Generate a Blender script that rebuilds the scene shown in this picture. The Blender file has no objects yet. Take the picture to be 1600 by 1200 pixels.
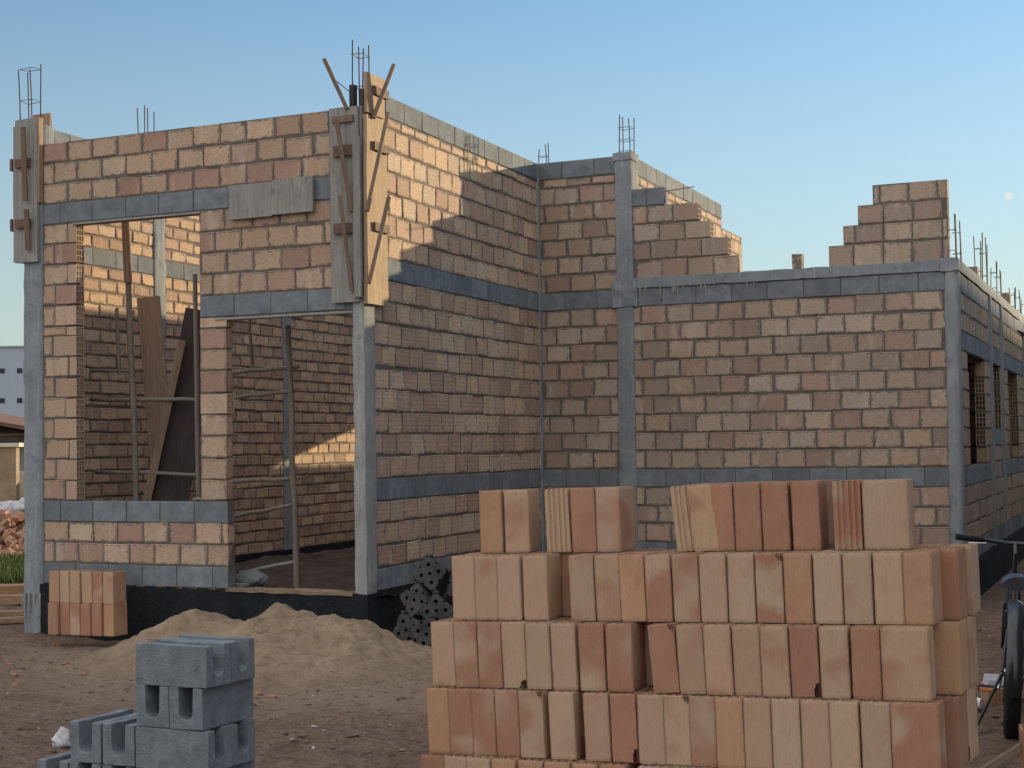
import bpy, math, random
from mathutils import Vector, Matrix, noise

random.seed(11)
R_ = random.Random
C = bpy.context.scene.collection
scene = bpy.context.scene
rad = math.radians

# ------------------------------------------------------------------ camera
cam_d = bpy.data.cameras.new('camera')
cam = bpy.data.objects.new('camera', cam_d)
C.objects.link(cam)
cam_d.sensor_width = 36.0
cam_d.lens = 2515.86 * 36.0 / 1600.0
cam_d.clip_start = 0.1
cam_d.clip_end = 3000
RIGHT = Vector((0.900465, 0.434739, -0.012820))
FWD = Vector((-0.434034, 0.900113, 0.037573))
UP = Vector((0.027874, -0.028268, 0.999212))
CAM = Vector((7.3220, -12.1916, 1.2897))
m = Matrix((RIGHT, UP, -FWD)).transposed().to_4x4()
m.translation = CAM
cam.matrix_world = m
scene.camera = cam

# ------------------------------------------------------------------ sky, sun, exposure
SUN_AZ = math.atan2(0.403, 0.915)
SUN_EL = rad(11.2)
w = bpy.data.worlds.new('World')
scene.world = w
w.use_nodes = True
nt = w.node_tree
bg = nt.nodes['Background']
sky = nt.nodes.new('ShaderNodeTexSky')
sky.sky_type = 'NISHITA'
sky.sun_disc = False
sky.sun_elevation = SUN_EL
sky.sun_rotation = SUN_AZ
sky.altitude = 300
sky.air_density = 1.0
sky.dust_density = 0.2
sky.ozone_density = 1.8
# bright cloud added to the unseen sky behind and overhead to raise fill light
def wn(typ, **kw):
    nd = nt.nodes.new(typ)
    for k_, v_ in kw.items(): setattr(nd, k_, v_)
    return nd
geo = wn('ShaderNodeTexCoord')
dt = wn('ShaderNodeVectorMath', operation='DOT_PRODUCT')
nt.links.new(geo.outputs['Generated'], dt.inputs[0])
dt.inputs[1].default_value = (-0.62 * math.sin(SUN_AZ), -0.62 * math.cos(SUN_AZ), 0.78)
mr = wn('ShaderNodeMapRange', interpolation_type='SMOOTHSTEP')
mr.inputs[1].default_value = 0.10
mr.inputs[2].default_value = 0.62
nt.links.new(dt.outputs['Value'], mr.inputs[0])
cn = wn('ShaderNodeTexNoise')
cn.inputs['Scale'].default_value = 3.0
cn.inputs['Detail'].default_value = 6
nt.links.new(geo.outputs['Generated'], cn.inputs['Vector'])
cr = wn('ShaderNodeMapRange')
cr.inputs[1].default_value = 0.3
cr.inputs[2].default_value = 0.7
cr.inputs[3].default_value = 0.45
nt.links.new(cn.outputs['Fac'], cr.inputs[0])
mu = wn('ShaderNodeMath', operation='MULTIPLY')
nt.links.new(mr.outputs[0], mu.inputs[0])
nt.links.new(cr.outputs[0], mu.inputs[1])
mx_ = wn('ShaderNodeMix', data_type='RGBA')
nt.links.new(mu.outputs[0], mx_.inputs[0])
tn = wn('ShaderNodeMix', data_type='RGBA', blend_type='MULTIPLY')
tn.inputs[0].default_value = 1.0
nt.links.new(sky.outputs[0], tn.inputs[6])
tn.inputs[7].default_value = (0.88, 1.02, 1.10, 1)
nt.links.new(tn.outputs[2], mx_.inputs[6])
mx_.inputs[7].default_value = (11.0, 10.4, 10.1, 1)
sz = wn('ShaderNodeSeparateXYZ')
nt.links.new(geo.outputs['Generated'], sz.inputs[0])
hz = wn('ShaderNodeMapRange', interpolation_type='SMOOTHSTEP')
hz.inputs[1].default_value = 0.33
hz.inputs[2].default_value = 0.0
hz.inputs[3].default_value = 0.0
hz.inputs[4].default_value = 0.70
nt.links.new(sz.outputs[2], hz.inputs[0])
mh_ = wn('ShaderNodeMix', data_type='RGBA')
nt.links.new(hz.outputs[0], mh_.inputs[0])
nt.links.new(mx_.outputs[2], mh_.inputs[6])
mh_.inputs[7].default_value = (3.5, 3.9, 3.65, 1)
# one faint wisp of lit cloud low on the right
wd = wn('ShaderNodeVectorMath', operation='DISTANCE')
wisp = (FWD + RIGHT * 0.3088 + UP * 0.1173).normalized()
wdn = wn('ShaderNodeTexNoise')
wdn.inputs['Scale'].default_value = 260.0
nt.links.new(geo.outputs['Generated'], wdn.inputs['Vector'])
wds = wn('ShaderNodeVectorMath', operation='MULTIPLY_ADD')
nt.links.new(wdn.outputs['Color'], wds.inputs[0])
wds.inputs[1].default_value = (0.005, 0.005, 0.005)
nt.links.new(geo.outputs['Generated'], wds.inputs[2])
wd.inputs[1].default_value = wisp + Vector((0.0025, 0.0025, 0.0025))
nt.links.new(wds.outputs[0], wd.inputs[0])
wm = wn('ShaderNodeMapRange', interpolation_type='SMOOTHSTEP')
wm.inputs[1].default_value = 0.0034
wm.inputs[2].default_value = 0.0012
wm.inputs[3].default_value = 0.0
wm.inputs[4].default_value = 0.75
nt.links.new(wd.outputs['Value'], wm.inputs[0])
mw_ = wn('ShaderNodeMix', data_type='RGBA')
nt.links.new(wm.outputs[0], mw_.inputs[0])
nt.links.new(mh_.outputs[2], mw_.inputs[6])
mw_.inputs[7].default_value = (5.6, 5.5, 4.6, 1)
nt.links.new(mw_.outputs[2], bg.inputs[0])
bg.inputs[1].default_value = 0.108
sd = bpy.data.lights.new('sun', 'SUN')
sd.energy = 5.0
sd.angle = rad(0.5)
sd.color = (1.0, 0.78, 0.47)
sun = bpy.data.objects.new('sun', sd)
C.objects.link(sun)
sdir = Vector((math.sin(SUN_AZ) * math.cos(SUN_EL), math.cos(SUN_AZ) * math.cos(SUN_EL), math.sin(SUN_EL)))
sun.rotation_euler = sdir.to_track_quat('Z', 'Y').to_euler()
sun.location = (10, 20, 12)
scene.view_settings.view_transform = 'Standard'
scene.view_settings.look = 'None'
scene.view_settings.exposure = 0.5
scene.view_settings.gamma = 1.0
scene.render.engine = 'CYCLES'
scene.cycles.max_bounces = 6


# ------------------------------------------------------------------ materials
class NT:
    def __init__(s, name):
        s.m = bpy.data.materials.new(name)
        s.m.use_nodes = True
        s.t = s.m.node_tree
        s.b = s.t.nodes['Principled BSDF']
        s.b.inputs['Roughness'].default_value = 0.9
        s.b.inputs['Specular IOR Level'].default_value = 0.25

    def n(s, typ, **kw):
        nd = s.t.nodes.new(typ)
        for k, v in kw.items():
            setattr(nd, k, v)
        return nd

    def l(s, a, b):
        s.t.links.new(a, b)

    def coord(s, which='Object', scale=(1, 1, 1), rnd=False):
        tc = s.n('ShaderNodeTexCoord')
        mp = s.n('ShaderNodeMapping')
        mp.inputs['Scale'].default_value = scale
        s.l(tc.outputs[which], mp.inputs[0])
        if rnd:
            oi = s.n('ShaderNodeObjectInfo')
            ml = s.n('ShaderNodeMath', operation='MULTIPLY')
            ml.inputs[1].default_value = 71.0
            s.l(oi.outputs['Random'], ml.inputs[0])
            cx = s.n('ShaderNodeCombineXYZ')
            for i in range(3):
                s.l(ml.outputs[0], cx.inputs[i])
            s.l(cx.outputs[0], mp.inputs['Location'])
        return mp.outputs[0]

    def noise(s, vec, scale, detail=4, rough=0.6, dist=0.0):
        nd = s.n('ShaderNodeTexNoise')
        nd.inputs['Scale'].default_value = scale
        nd.inputs['Detail'].default_value = detail
        nd.inputs['Roughness'].default_value = rough
        nd.inputs['Distortion'].default_value = dist
        s.l(vec, nd.inputs['Vector'])
        return nd.outputs['Fac']

    def ramp(s, fac, stops):
        nd = s.n('ShaderNodeValToRGB')
        e = nd.color_ramp.elements
        while len(e) < len(stops):
            e.new(0.5)
        for el, (p, c) in zip(e, stops):
            el.position = p
            el.color = (c if len(c) == 4 else (*c, 1)) if isinstance(c, tuple) else (c, c, c, 1)
        s.l(fac, nd.inputs[0])
        return nd.outputs[0]

    def mix(s, fac, a, b, mode='MIX'):
        nd = s.n('ShaderNodeMix', data_type='RGBA', blend_type=mode)
        for sock, v in ((nd.inputs[0], fac), (nd.inputs[6], a), (nd.inputs[7], b)):
            if hasattr(v, 'links'):
                s.l(v, sock)
            elif isinstance(v, tuple):
                sock.default_value = (*v, 1) if len(v) == 3 else v
            else:
                sock.default_value = v
        return nd.outputs[2]

    def math(s, op, a, b=0.0, c=None):
        nd = s.n('ShaderNodeMath', operation=op)
        for i, v in enumerate((a, b) if c is None else (a, b, c)):
            if hasattr(v, 'links'):
                s.l(v, nd.inputs[i])
            else:
                nd.inputs[i].default_value = v
        return nd.outputs[0]

    def bump(s, h, dist=0.01, strength=1.0):
        nd = s.n('ShaderNodeBump')
        nd.inputs['Distance'].default_value = dist
        nd.inputs['Strength'].default_value = strength
        s.l(h, nd.inputs['Height'])
        s.l(nd.outputs[0], s.b.inputs['Normal'])

    def base(s, c):
        if hasattr(c, 'links'):
            s.l(c, s.b.inputs['Base Color'])
        else:
            s.b.inputs['Base Color'].default_value = (*c, 1)


def simple_mat(name, a, b, scale=6.0, rough=0.85, bump=0.004, bscale=40.0, stretch=(1, 1, 1), spec=0.25, metal=0.0, rnd=False):
    t = NT(name)
    v = t.coord('Object', stretch, rnd)
    f = t.noise(v, scale, 5, 0.65)
    t.base(t.ramp(f, [(0.3, a), (0.7, b)]))
    t.b.inputs['Roughness'].default_value = rough
    t.b.inputs['Specular IOR Level'].default_value = spec
    t.b.inputs['Metallic'].default_value = metal
    if bump:
        t.bump(t.noise(v, bscale, 4), bump)
    return t.m


def wall_brick_mat(name, groove, dirt=0.35):
    t = NT(name)
    at = t.n('ShaderNodeAttribute', attribute_name='tint')
    v = t.coord('Object')
    n1 = t.noise(v, 9, 5, 0.65)
    n2 = t.noise(t.coord('Object', (1.0, 1.0, 3.5)), 22, 4, 0.7)
    c = t.mix(t.ramp(n1, [(0.3, 0.0), (0.75, 1.0)]), at.outputs['Color'], t.mix(0.5, at.outputs['Color'], (0.40, 0.30, 0.22)))
    c = t.mix(t.ramp(n2, [(0.33, 0.38), (0.55, 0.0)]), c, (0.17, 0.12, 0.09))
    # kiln flashes: pale or reddish stripes across single bricks
    fl = t.noise(t.coord('Object', (6.5, 1.0, 2.2)), 1.0, 3, 0.6)
    c = t.mix(t.ramp(fl, [(0.57, 0.0), (0.68, 0.5)]), c, (0.50, 0.43, 0.35))
    c = t.mix(t.ramp(fl, [(0.30, 0.42), (0.42, 0.0)]), c, (0.33, 0.195, 0.14))
    # mortar smears
    n3 = t.noise(v, 5.5, 6, 0.7, 0.6)
    c = t.mix(t.ramp(n3, [(0.60, 0.0), (0.70, dirt)]), c, (0.24, 0.21, 0.18))
    sp = t.noise(v, 26, 3, 0.6, 0.3)
    c = t.mix(t.ramp(sp, [(0.71, 0.0), (0.75, 0.75)]), c, (0.075, 0.06, 0.05))
    # ragged mortar squeezed over the arrises
    ea = t.n('ShaderNodeAttribute', attribute_name='edge')
    es = t.n('ShaderNodeSeparateColor')
    t.l(ea.outputs['Color'], es.inputs[0])
    du = t.math('MULTIPLY', t.math('SUBTRACT', 1.0, t.math('ABSOLUTE', es.outputs[0])), es.outputs[2])
    dv = t.math('MULTIPLY', t.math('SUBTRACT', 1.0, t.math('ABSOLUTE', es.outputs[1])), ea.outputs['Alpha'])
    dm = t.math('MINIMUM', du, dv)
    ng = t.noise(v, 16, 5, 0.7, 0.4)
    lim = t.math('MULTIPLY', t.math('SUBTRACT', ng, 0.42), 0.11)
    mk = t.n('ShaderNodeClamp')
    t.l(t.math('MULTIPLY', t.math('SUBTRACT', lim, dm), 260.0), mk.inputs[0])
    c = t.mix(t.math('MULTIPLY', mk.outputs[0], 0.9), c, t.ramp(t.noise(v, 30, 4, 0.7), [(0.3, (0.115, 0.098, 0.085)), (0.7, (0.20, 0.175, 0.15))]))
    t.base(c)
    sx = t.n('ShaderNodeSeparateXYZ')
    t.l(v, sx.inputs[0])
    wv = t.math('SINE', t.math('MULTIPLY', sx.outputs[2], 2 * math.pi / 0.04))
    h = t.math('ADD', t.math('MULTIPLY', wv, groove), t.math('MULTIPLY', n2, 0.8))
    t.bump(h, 0.004)
    return t.m


def mortar_mat():
    t = NT('mortar')
    v = t.coord('Object')
    n1 = t.noise(v, 14, 6, 0.7)
    t.base(t.ramp(n1, [(0.3, (0.115, 0.097, 0.083)), (0.7, (0.215, 0.187, 0.16))]))
    t.bump(t.noise(v, 35, 6, 0.75), 0.02)
    return t.m


def concrete_mat(name, a, b, streak=0.4, seed=0.0):
    t = NT(name)
    v = t.coord('Object')
    n1 = t.noise(v, 2.2, 6, 0.65, 0.4)
    c = t.ramp(n1, [(0.3, a), (0.72, b)])
    vs = t.coord('Object', (9, 9, 0.8))
    n2 = t.noise(vs, 3.0, 4, 0.6)
    c = t.mix(t.ramp(n2, [(0.55, 0.0), (0.75, streak)]), c, tuple(min(1, x * 1.6) for x in b))
    n3 = t.noise(v, 7.0, 5, 0.7)
    c = t.mix(t.ramp(n3, [(0.56, 0.0), (0.70, 0.5)]), c, tuple(x * 0.55 for x in a))
    n4 = t.noise(v, 130, 3, 0.7)
    c = t.mix(t.ramp(n4, [(0.3, 0.35), (0.5, 0.0)]), c, tuple(x * 0.5 for x in a))
    t.base(c)
    t.bump(t.math('ADD', t.noise(v, 60, 5, 0.75), t.math('MULTIPLY', n3, 1.5)), 0.008)
    return t.m


def block_mat():
    t = NT('concrete_block')
    at = t.n('ShaderNodeAttribute', attribute_name='tint')
    v = t.coord('Object')
    n1 = t.noise(v, 7, 5, 0.65)
    c = t.mix(t.ramp(n1, [(0.38, 0.0), (0.68, 0.75)]), at.outputs['Color'], (0.10, 0.115, 0.13))
    n4 = t.noise(v, 140, 3, 0.7)
    c = t.mix(t.ramp(n4, [(0.3, 0.4), (0.5, 0.0)]), c, (0.09, 0.09, 0.09))
    t.base(c)
    t.bump(t.noise(v, 110, 4, 0.7), 0.005)
    return t.m


def loose_brick_mat():
    t = NT('fired_clay')
    oi = t.n('ShaderNodeObjectInfo')
    v = t.coord('Object', (1, 1, 1), True)
    vs = t.coord('Object', (150, 150, 5.0), True)
    n1 = t.noise(v, 5.0, 3, 0.55)
    blot = t.noise(v, 4.2, 2, 0.45, 0.2)
    # per-object amount of red flash in alpha
    thr = t.math('SUBTRACT', t.math('ADD', blot, t.math('MULTIPLY', oi.outputs['Alpha'], 0.42)), 0.58)
    f = t.math('MULTIPLY', thr, 6.5)
    nd = t.n('ShaderNodeClamp')
    t.l(f, nd.inputs[0])
    c = t.mix(nd.outputs[0], oi.outputs['Color'], (0.39, 0.19, 0.12))
    c = t.mix(t.ramp(n1, [(0.3, 0.0), (0.8, 0.45)]), c, t.mix(0.5, c, (0.60, 0.46, 0.33)))
    st = t.noise(vs, 2.6, 5, 0.7)
    c = t.mix(t.ramp(st, [(0.32, 0.32), (0.5, 0.0)]), c, t.mix(0.6, c, (0.18, 0.10, 0.065)))
    c = t.mix(t.ramp(st, [(0.64, 0.0), (0.74, 0.55)]), c, (0.62, 0.50, 0.39))
    n5 = t.noise(v, 75, 3, 0.7)
    c = t.mix(t.ramp(n5, [(0.66, 0.0), (0.74, 0.5)]), c, (0.22, 0.12, 0.075))
    # pale rubbed arrises and dust towards the two ends
    sz_ = t.n('ShaderNodeSeparateXYZ')
    tc_ = t.n('ShaderNodeTexCoord')
    t.l(tc_.outputs['Object'], sz_.inputs[0])
    ex = t.math('SUBTRACT', 0.0585, t.math('ABSOLUTE', sz_.outputs[0]))
    ey = t.math('SUBTRACT', 0.095, t.math('ABSOLUTE', sz_.outputs[1]))
    ez = t.math('SUBTRACT', 0.145, t.math('ABSOLUTE', sz_.outputs[2]))
    em = t.math('MINIMUM', t.math('MAXIMUM', ex, ey), ez)
    nr = t.noise(v, 38, 4, 0.7)
    em = t.math('SUBTRACT', t.math('MULTIPLY', t.math('SUBTRACT', nr, 0.40), 0.028), em)
    ec = t.n('ShaderNodeClamp')
    t.l(t.math('MULTIPLY', em, 220.0), ec.inputs[0])
    c = t.mix(t.math('MULTIPLY', ec.outputs[0], 0.5), c, (0.60, 0.45, 0.33))
    t.base(c)
    g = t.math('ADD', t.math('MULTIPLY', st, 1.0), t.math('MULTIPLY', t.noise(v, 120, 3), 0.4))
    t.bump(g, 0.006)
    return t.m


def wood_mat(name, a, b, axis=2, scale=1.0, rough=0.8):
    t = NT(name)
    s = [18 * scale] * 3
    s[axis] = 1.2 * scale
    v = t.coord('Object', tuple(s), True)
    n1 = t.noise(v, 2.0, 6, 0.65, 0.8)
    c = t.ramp(n1, [(0.28, a), (0.72, b)])
    v2 = t.coord('Object', (1, 1, 1), True)
    n2 = t.noise(v2, 7, 5, 0.7)
    c = t.mix(t.ramp(n2, [(0.55, 0.0), (0.72, 0.45)]), c, tuple(x * 0.5 for x in a))
    t.base(c)
    t.b.inputs['Roughness'].default_value = rough
    t.bump(n1, 0.006)
    return t.m


def ground_mat():
    t = NT('site_soil')
    v = t.coord('Object')
    n1 = t.noise(v, 0.55, 6, 0.65, 0.5)
    n2 = t.noise(v, 4.0, 6, 0.7, 0.4)
    n3 = t.noise(v, 28, 5, 0.75)
    c = t.ramp(n2, [(0.28, (0.165, 0.108, 0.08)), (0.5, (0.255, 0.175, 0.128)), (0.72, (0.345, 0.252, 0.185))])
    # sand trodden round the pile
    sx = t.n('ShaderNodeVectorMath', operation='DISTANCE')
    mp = t.n('ShaderNodeMapping')
    mp.inputs['Scale'].default_value = (0.52, 1.0, 0.0)
    tc = t.n('ShaderNodeTexCoord')
    t.l(tc.outputs['Object'], mp.inputs[0])
    t.l(mp.outputs[0], sx.inputs[0])
    sx.inputs[1].default_value = (0.25 * 0.52, -1.35, 0)
    d = t.math('ADD', sx.outputs['Value'], t.math('MULTIPLY', t.math('SUBTRACT', n1, 0.5), 1.8))
    d = t.math('ADD', d, t.math('MULTIPLY', t.math('SUBTRACT', n2, 0.5), 1.2))
    sand = t.ramp(n2, [(0.3, (0.29, 0.22, 0.155)), (0.7, (0.40, 0.31, 0.22))])
    c = t.mix(t.ramp(n3, [(0.36, 0.75), (0.52, 0.0)]), c, (0.075, 0.05, 0.038))
    c = t.mix(t.ramp(n3, [(0.60, 0.0), (0.72, 0.6)]), c, (0.33, 0.26, 0.205))
    st = t.noise(t.coord('Object', (5.0, 15.0, 1.0)), 1.0, 5, 0.7, 0.6)
    c = t.mix(t.ramp(st, [(0.30, 0.65), (0.47, 0.0)]), c, (0.095, 0.064, 0.049))
    c = t.mix(t.ramp(t.math('MULTIPLY', d, 0.4), [(0.40, 0.80), (0.86, 0.0)]), c, sand)
    t.base(c)
    t.b.inputs['Roughness'].default_value = 1.0
    nw = t.noise(t.coord('Object', (5.0, 16.0, 1.0)), 1.0, 5, 0.7, 0.6)
    t.bump(t.math('ADD', t.math('MULTIPLY', nw, 1.6), t.math('ADD', t.math('MULTIPLY', n2, 1.6), n3)), 0.045)
    return t.m


def sand_mat():
    t = NT('sand')
    v = t.coord('Object')
    n1 = t.noise(v, 2.2, 6, 0.65, 0.5)
    n3 = t.noise(v, 120, 4, 0.75)
    n2 = t.noise(v, 14, 5, 0.7)
    c = t.ramp(n1, [(0.3, (0.27, 0.20, 0.135)), (0.7, (0.42, 0.325, 0.22))])
    c = t.mix(t.ramp(n2, [(0.36, 0.55), (0.52, 0.0)]), c, (0.16, 0.112, 0.075))
    c = t.mix(t.ramp(n3, [(0.3, 0.4), (0.5, 0.0)]), c, (0.14, 0.10, 0.07))
    mp = t.n('ShaderNodeMapping')
    mp.inputs['Scale'].default_value = (1 / 1.85, 1 / 1.35, 0.0)
    tc = t.n('ShaderNodeTexCoord')
    t.l(tc.outputs['Object'], mp.inputs[0])
    ds = t.n('ShaderNodeVectorMath', operation='DISTANCE')
    t.l(mp.outputs[0], ds.inputs[0])
    ds.inputs[1].default_value = (-0.151, -0.704, 0)
    e = t.math('ADD', ds.outputs['Value'], t.math('MULTIPLY', t.math('SUBTRACT', t.noise(v, 5, 5, 0.7), 0.5), 0.7))
    n8 = t.noise(v, 30, 5, 0.75)
    c = t.mix(t.ramp(e, [(0.66, 0.0), (0.98, 0.9)]), c, t.ramp(n8, [(0.32, (0.13, 0.09, 0.066)), (0.52, (0.25, 0.185, 0.13)), (0.7, (0.33, 0.25, 0.18))]))
    t.base(c)
    t.b.inputs['Roughness'].default_value = 1.0
    t.bump(t.math('ADD', n3, t.math('MULTIPLY', n2, 2.0)), 0.015)
    return t.m


def bitumen_mat():
    t = NT('bitumen_paint')
    v = t.coord('Object')
    n = t.noise(v, 5, 5, 0.65)
    c = t.ramp(n, [(0.3, (0.006, 0.008, 0.011)), (0.75, (0.018, 0.021, 0.026))])
    vs = t.coord('Object', (16, 16, 1.5))
    n2 = t.noise(vs, 1.0, 4, 0.6)
    c = t.mix(t.ramp(n2, [(0.73, 0.0), (0.80, 0.5)]), c, (0.22, 0.21, 0.20))
    t.base(c)
    t.b.inputs['Roughness'].default_value = 0.85
    t.bump(t.noise(v, 22, 5, 0.7), 0.02)
    return t.m


M = dict(
    brick_a=wall_brick_mat('wall_brick_smooth', 0.0),
    brick_b=wall_brick_mat('wall_brick_ribbed', 0.13),
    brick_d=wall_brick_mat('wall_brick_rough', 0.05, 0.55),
    mortar=mortar_mat(),
    block=block_mat(),
    column=concrete_mat('cast_concrete', (0.19, 0.22, 0.24), (0.32, 0.345, 0.355)),
    column_light=concrete_mat('pale_cast_concrete', (0.24, 0.25, 0.24), (0.385, 0.39, 0.37), 0.5),
    cap=concrete_mat('fresh_concrete', (0.185, 0.215, 0.24), (0.30, 0.325, 0.345), 0.5),
    bitumen=bitumen_mat(),
    loose=loose_brick_mat(),
    soil=ground_mat(),
    sand=sand_mat(),
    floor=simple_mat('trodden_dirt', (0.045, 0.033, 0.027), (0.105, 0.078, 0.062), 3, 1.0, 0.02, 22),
    steel=simple_mat('rusty_rebar', (0.05, 0.035, 0.03), (0.12, 0.075, 0.055), 30, 0.7, 0.002, 300),
    board=wood_mat('grey_formwork_wood', (0.195, 0.185, 0.17), (0.34, 0.325, 0.295)),
    board_warm=wood_mat('pale_pine', (0.25, 0.175, 0.11), (0.43, 0.315, 0.20)),
    stick=wood_mat('weathered_stick', (0.13, 0.09, 0.065), (0.27, 0.19, 0.14)),
    redwood=wood_mat('reddish_cleat', (0.10, 0.06, 0.048), (0.20, 0.125, 0.10), 0),
    pole=wood_mat('dull_pole_wood', (0.13, 0.108, 0.09), (0.24, 0.205, 0.175)),
    old_plank=wood_mat('old_plank', (0.19, 0.135, 0.10), (0.31, 0.225, 0.165)),
    ply=wood_mat('dark_plywood', (0.034, 0.028, 0.026), (0.065, 0.053, 0.048)),
    ublock=simple_mat('channel_block_concrete', (0.115, 0.138, 0.155), (0.215, 0.245, 0.27), 14, 0.92, 0.006, 120, rnd=True),
    darkblock=simple_mat('dark_grey_block', (0.03, 0.032, 0.034), (0.085, 0.083, 0.082), 9, 0.9, 0.005, 120, rnd=True),
    black=simple_mat('black_rubber', (0.008, 0.009, 0.010), (0.018, 0.019, 0.021), 20, 0.6, 0.002, 200),
    paint=simple_mat('black_frame_paint', (0.010, 0.012, 0.016), (0.016, 0.018, 0.022), 6, 0.28, 0, spec=0.6),
    chrome=simple_mat('worn_chrome', (0.45, 0.46, 0.48), (0.62, 0.63, 0.65), 20, 0.25, 0, metal=1.0),
    saddle=simple_mat('glossy_saddle_vinyl', (0.012, 0.016, 0.028), (0.03, 0.038, 0.055), 8, 0.16, 0, spec=0.9),
    white=simple_mat('white_plastic', (0.62, 0.63, 0.66), (0.75, 0.76, 0.78), 10, 0.5, 0.001),
    amber=simple_mat('amber_reflector', (0.65, 0.20, 0.08), (0.75, 0.28, 0.10), 20, 0.25, 0),
    green=simple_mat('green_plastic', (0.02, 0.22, 0.12), (0.06, 0.42, 0.24), 14, 0.3, 0.004, 30, spec=0.6),
    paper=simple_mat('pale_litter', (0.22, 0.19, 0.165), (0.56, 0.53, 0.50), 5, 0.9, 0.002),
    stone=simple_mat('grey_stone', (0.20, 0.18, 0.16), (0.34, 0.31, 0.28), 8, 0.95, 0.01, 30, rnd=True),
    gravel=simple_mat('soil_clods', (0.07, 0.048, 0.04), (0.25, 0.185, 0.145), 9, 1.0, 0.006, 60),
    rubble=simple_mat('broken_brick', (0.24, 0.125, 0.08), (0.38, 0.235, 0.16), 6, 0.95, 0.01, 40),
    warehouse=simple_mat('pale_blue_cladding', (0.33, 0.39, 0.46), (0.36, 0.42, 0.49), 0.6, 0.6, 0),
    rooftile=simple_mat('rusty_roof_tiles', (0.10, 0.06, 0.048), (0.18, 0.10, 0.078), 3, 0.9, 0.02, 9),
    oldwall=simple_mat('stained_render', (0.20, 0.155, 0.10), (0.36, 0.28, 0.18), 2.2, 0.95, 0.01, 14),
    lightwall=simple_mat('pale_render', (0.52, 0.47, 0.36), (0.62, 0.57, 0.45), 2.0, 0.95, 0.01, 14),
    greywall=simple_mat('grey_render', (0.16, 0.17, 0.18), (0.24, 0.25, 0.26), 2.0, 0.95, 0.01, 14),
    window=simple_mat('dark_window', (0.02, 0.025, 0.03), (0.03, 0.035, 0.04), 4, 0.25, 0),
    grass=simple_mat('grass_blades', (0.035, 0.06, 0.015), (0.085, 0.12, 0.03), 3, 0.8, 0),
    timber=wood_mat('stacked_timber', (0.22, 0.14, 0.08), (0.40, 0.27, 0.16), 0),
    bagwhite=simple_mat('white_sack', (0.30, 0.30, 0.32), (0.55, 0.55, 0.57), 5, 0.6, 0.02, 8),
)


# ------------------------------------------------------------------ mesh helper
def _template():
    idx = {}
    vs = []
    for a in range(3):
        for s0 in (-1, 1):
            for s1 in (-1, 1):
                for s2 in (-1, 1):
                    idx[(a, s0, s1, s2)] = len(vs)
                    vs.append((a, (s0, s1, s2)))
    fs = []
    def key(a, s):
        return idx[(a, s[0], s[1], s[2])]
    for a in range(3):
        b, c = [(1, 2), (0, 2), (0, 1)][a]
        for sa in (-1, 1):
            f = []
            for sb, sc in ((-1, -1), (1, -1), (1, 1), (-1, 1)):
                s = [0, 0, 0]; s[a] = sa; s[b] = sb; s[c] = sc
                f.append(key(a, s))
            fs.append(f)
    for a, b, c in ((0, 1, 2), (0, 2, 1), (1, 2, 0)):
        for sa in (-1, 1):
            for sb in (-1, 1):
                s1 = [0, 0, 0]; s1[a] = sa; s1[b] = sb; s1[c] = 1
                s2 = list(s1); s2[c] = -1
                fs.append([key(a, s1), key(a, s2), key(b, s2), key(b, s1)])
    for s0 in (-1, 1):
        for s1 in (-1, 1):
            for s2 in (-1, 1):
                fs.append([key(0, (s0, s1, s2)), key(1, (s0, s1, s2)), key(2, (s0, s1, s2))])
    pos = []
    for a, s in vs:
        q = [s[i] * (1.0 if i == a else 0.9) for i in range(3)]
        pos.append(Vector(q))
    out = []
    for f in fs:
        ctr = sum((pos[i] for i in f), Vector()) / len(f)
        nrm = (pos[f[1]] - pos[f[0]]).cross(pos[f[2]] - pos[f[0]])
        out.append(f if nrm.dot(ctr) > 0 else f[::-1])
    return vs, out


TV, TF = _template()


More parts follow.
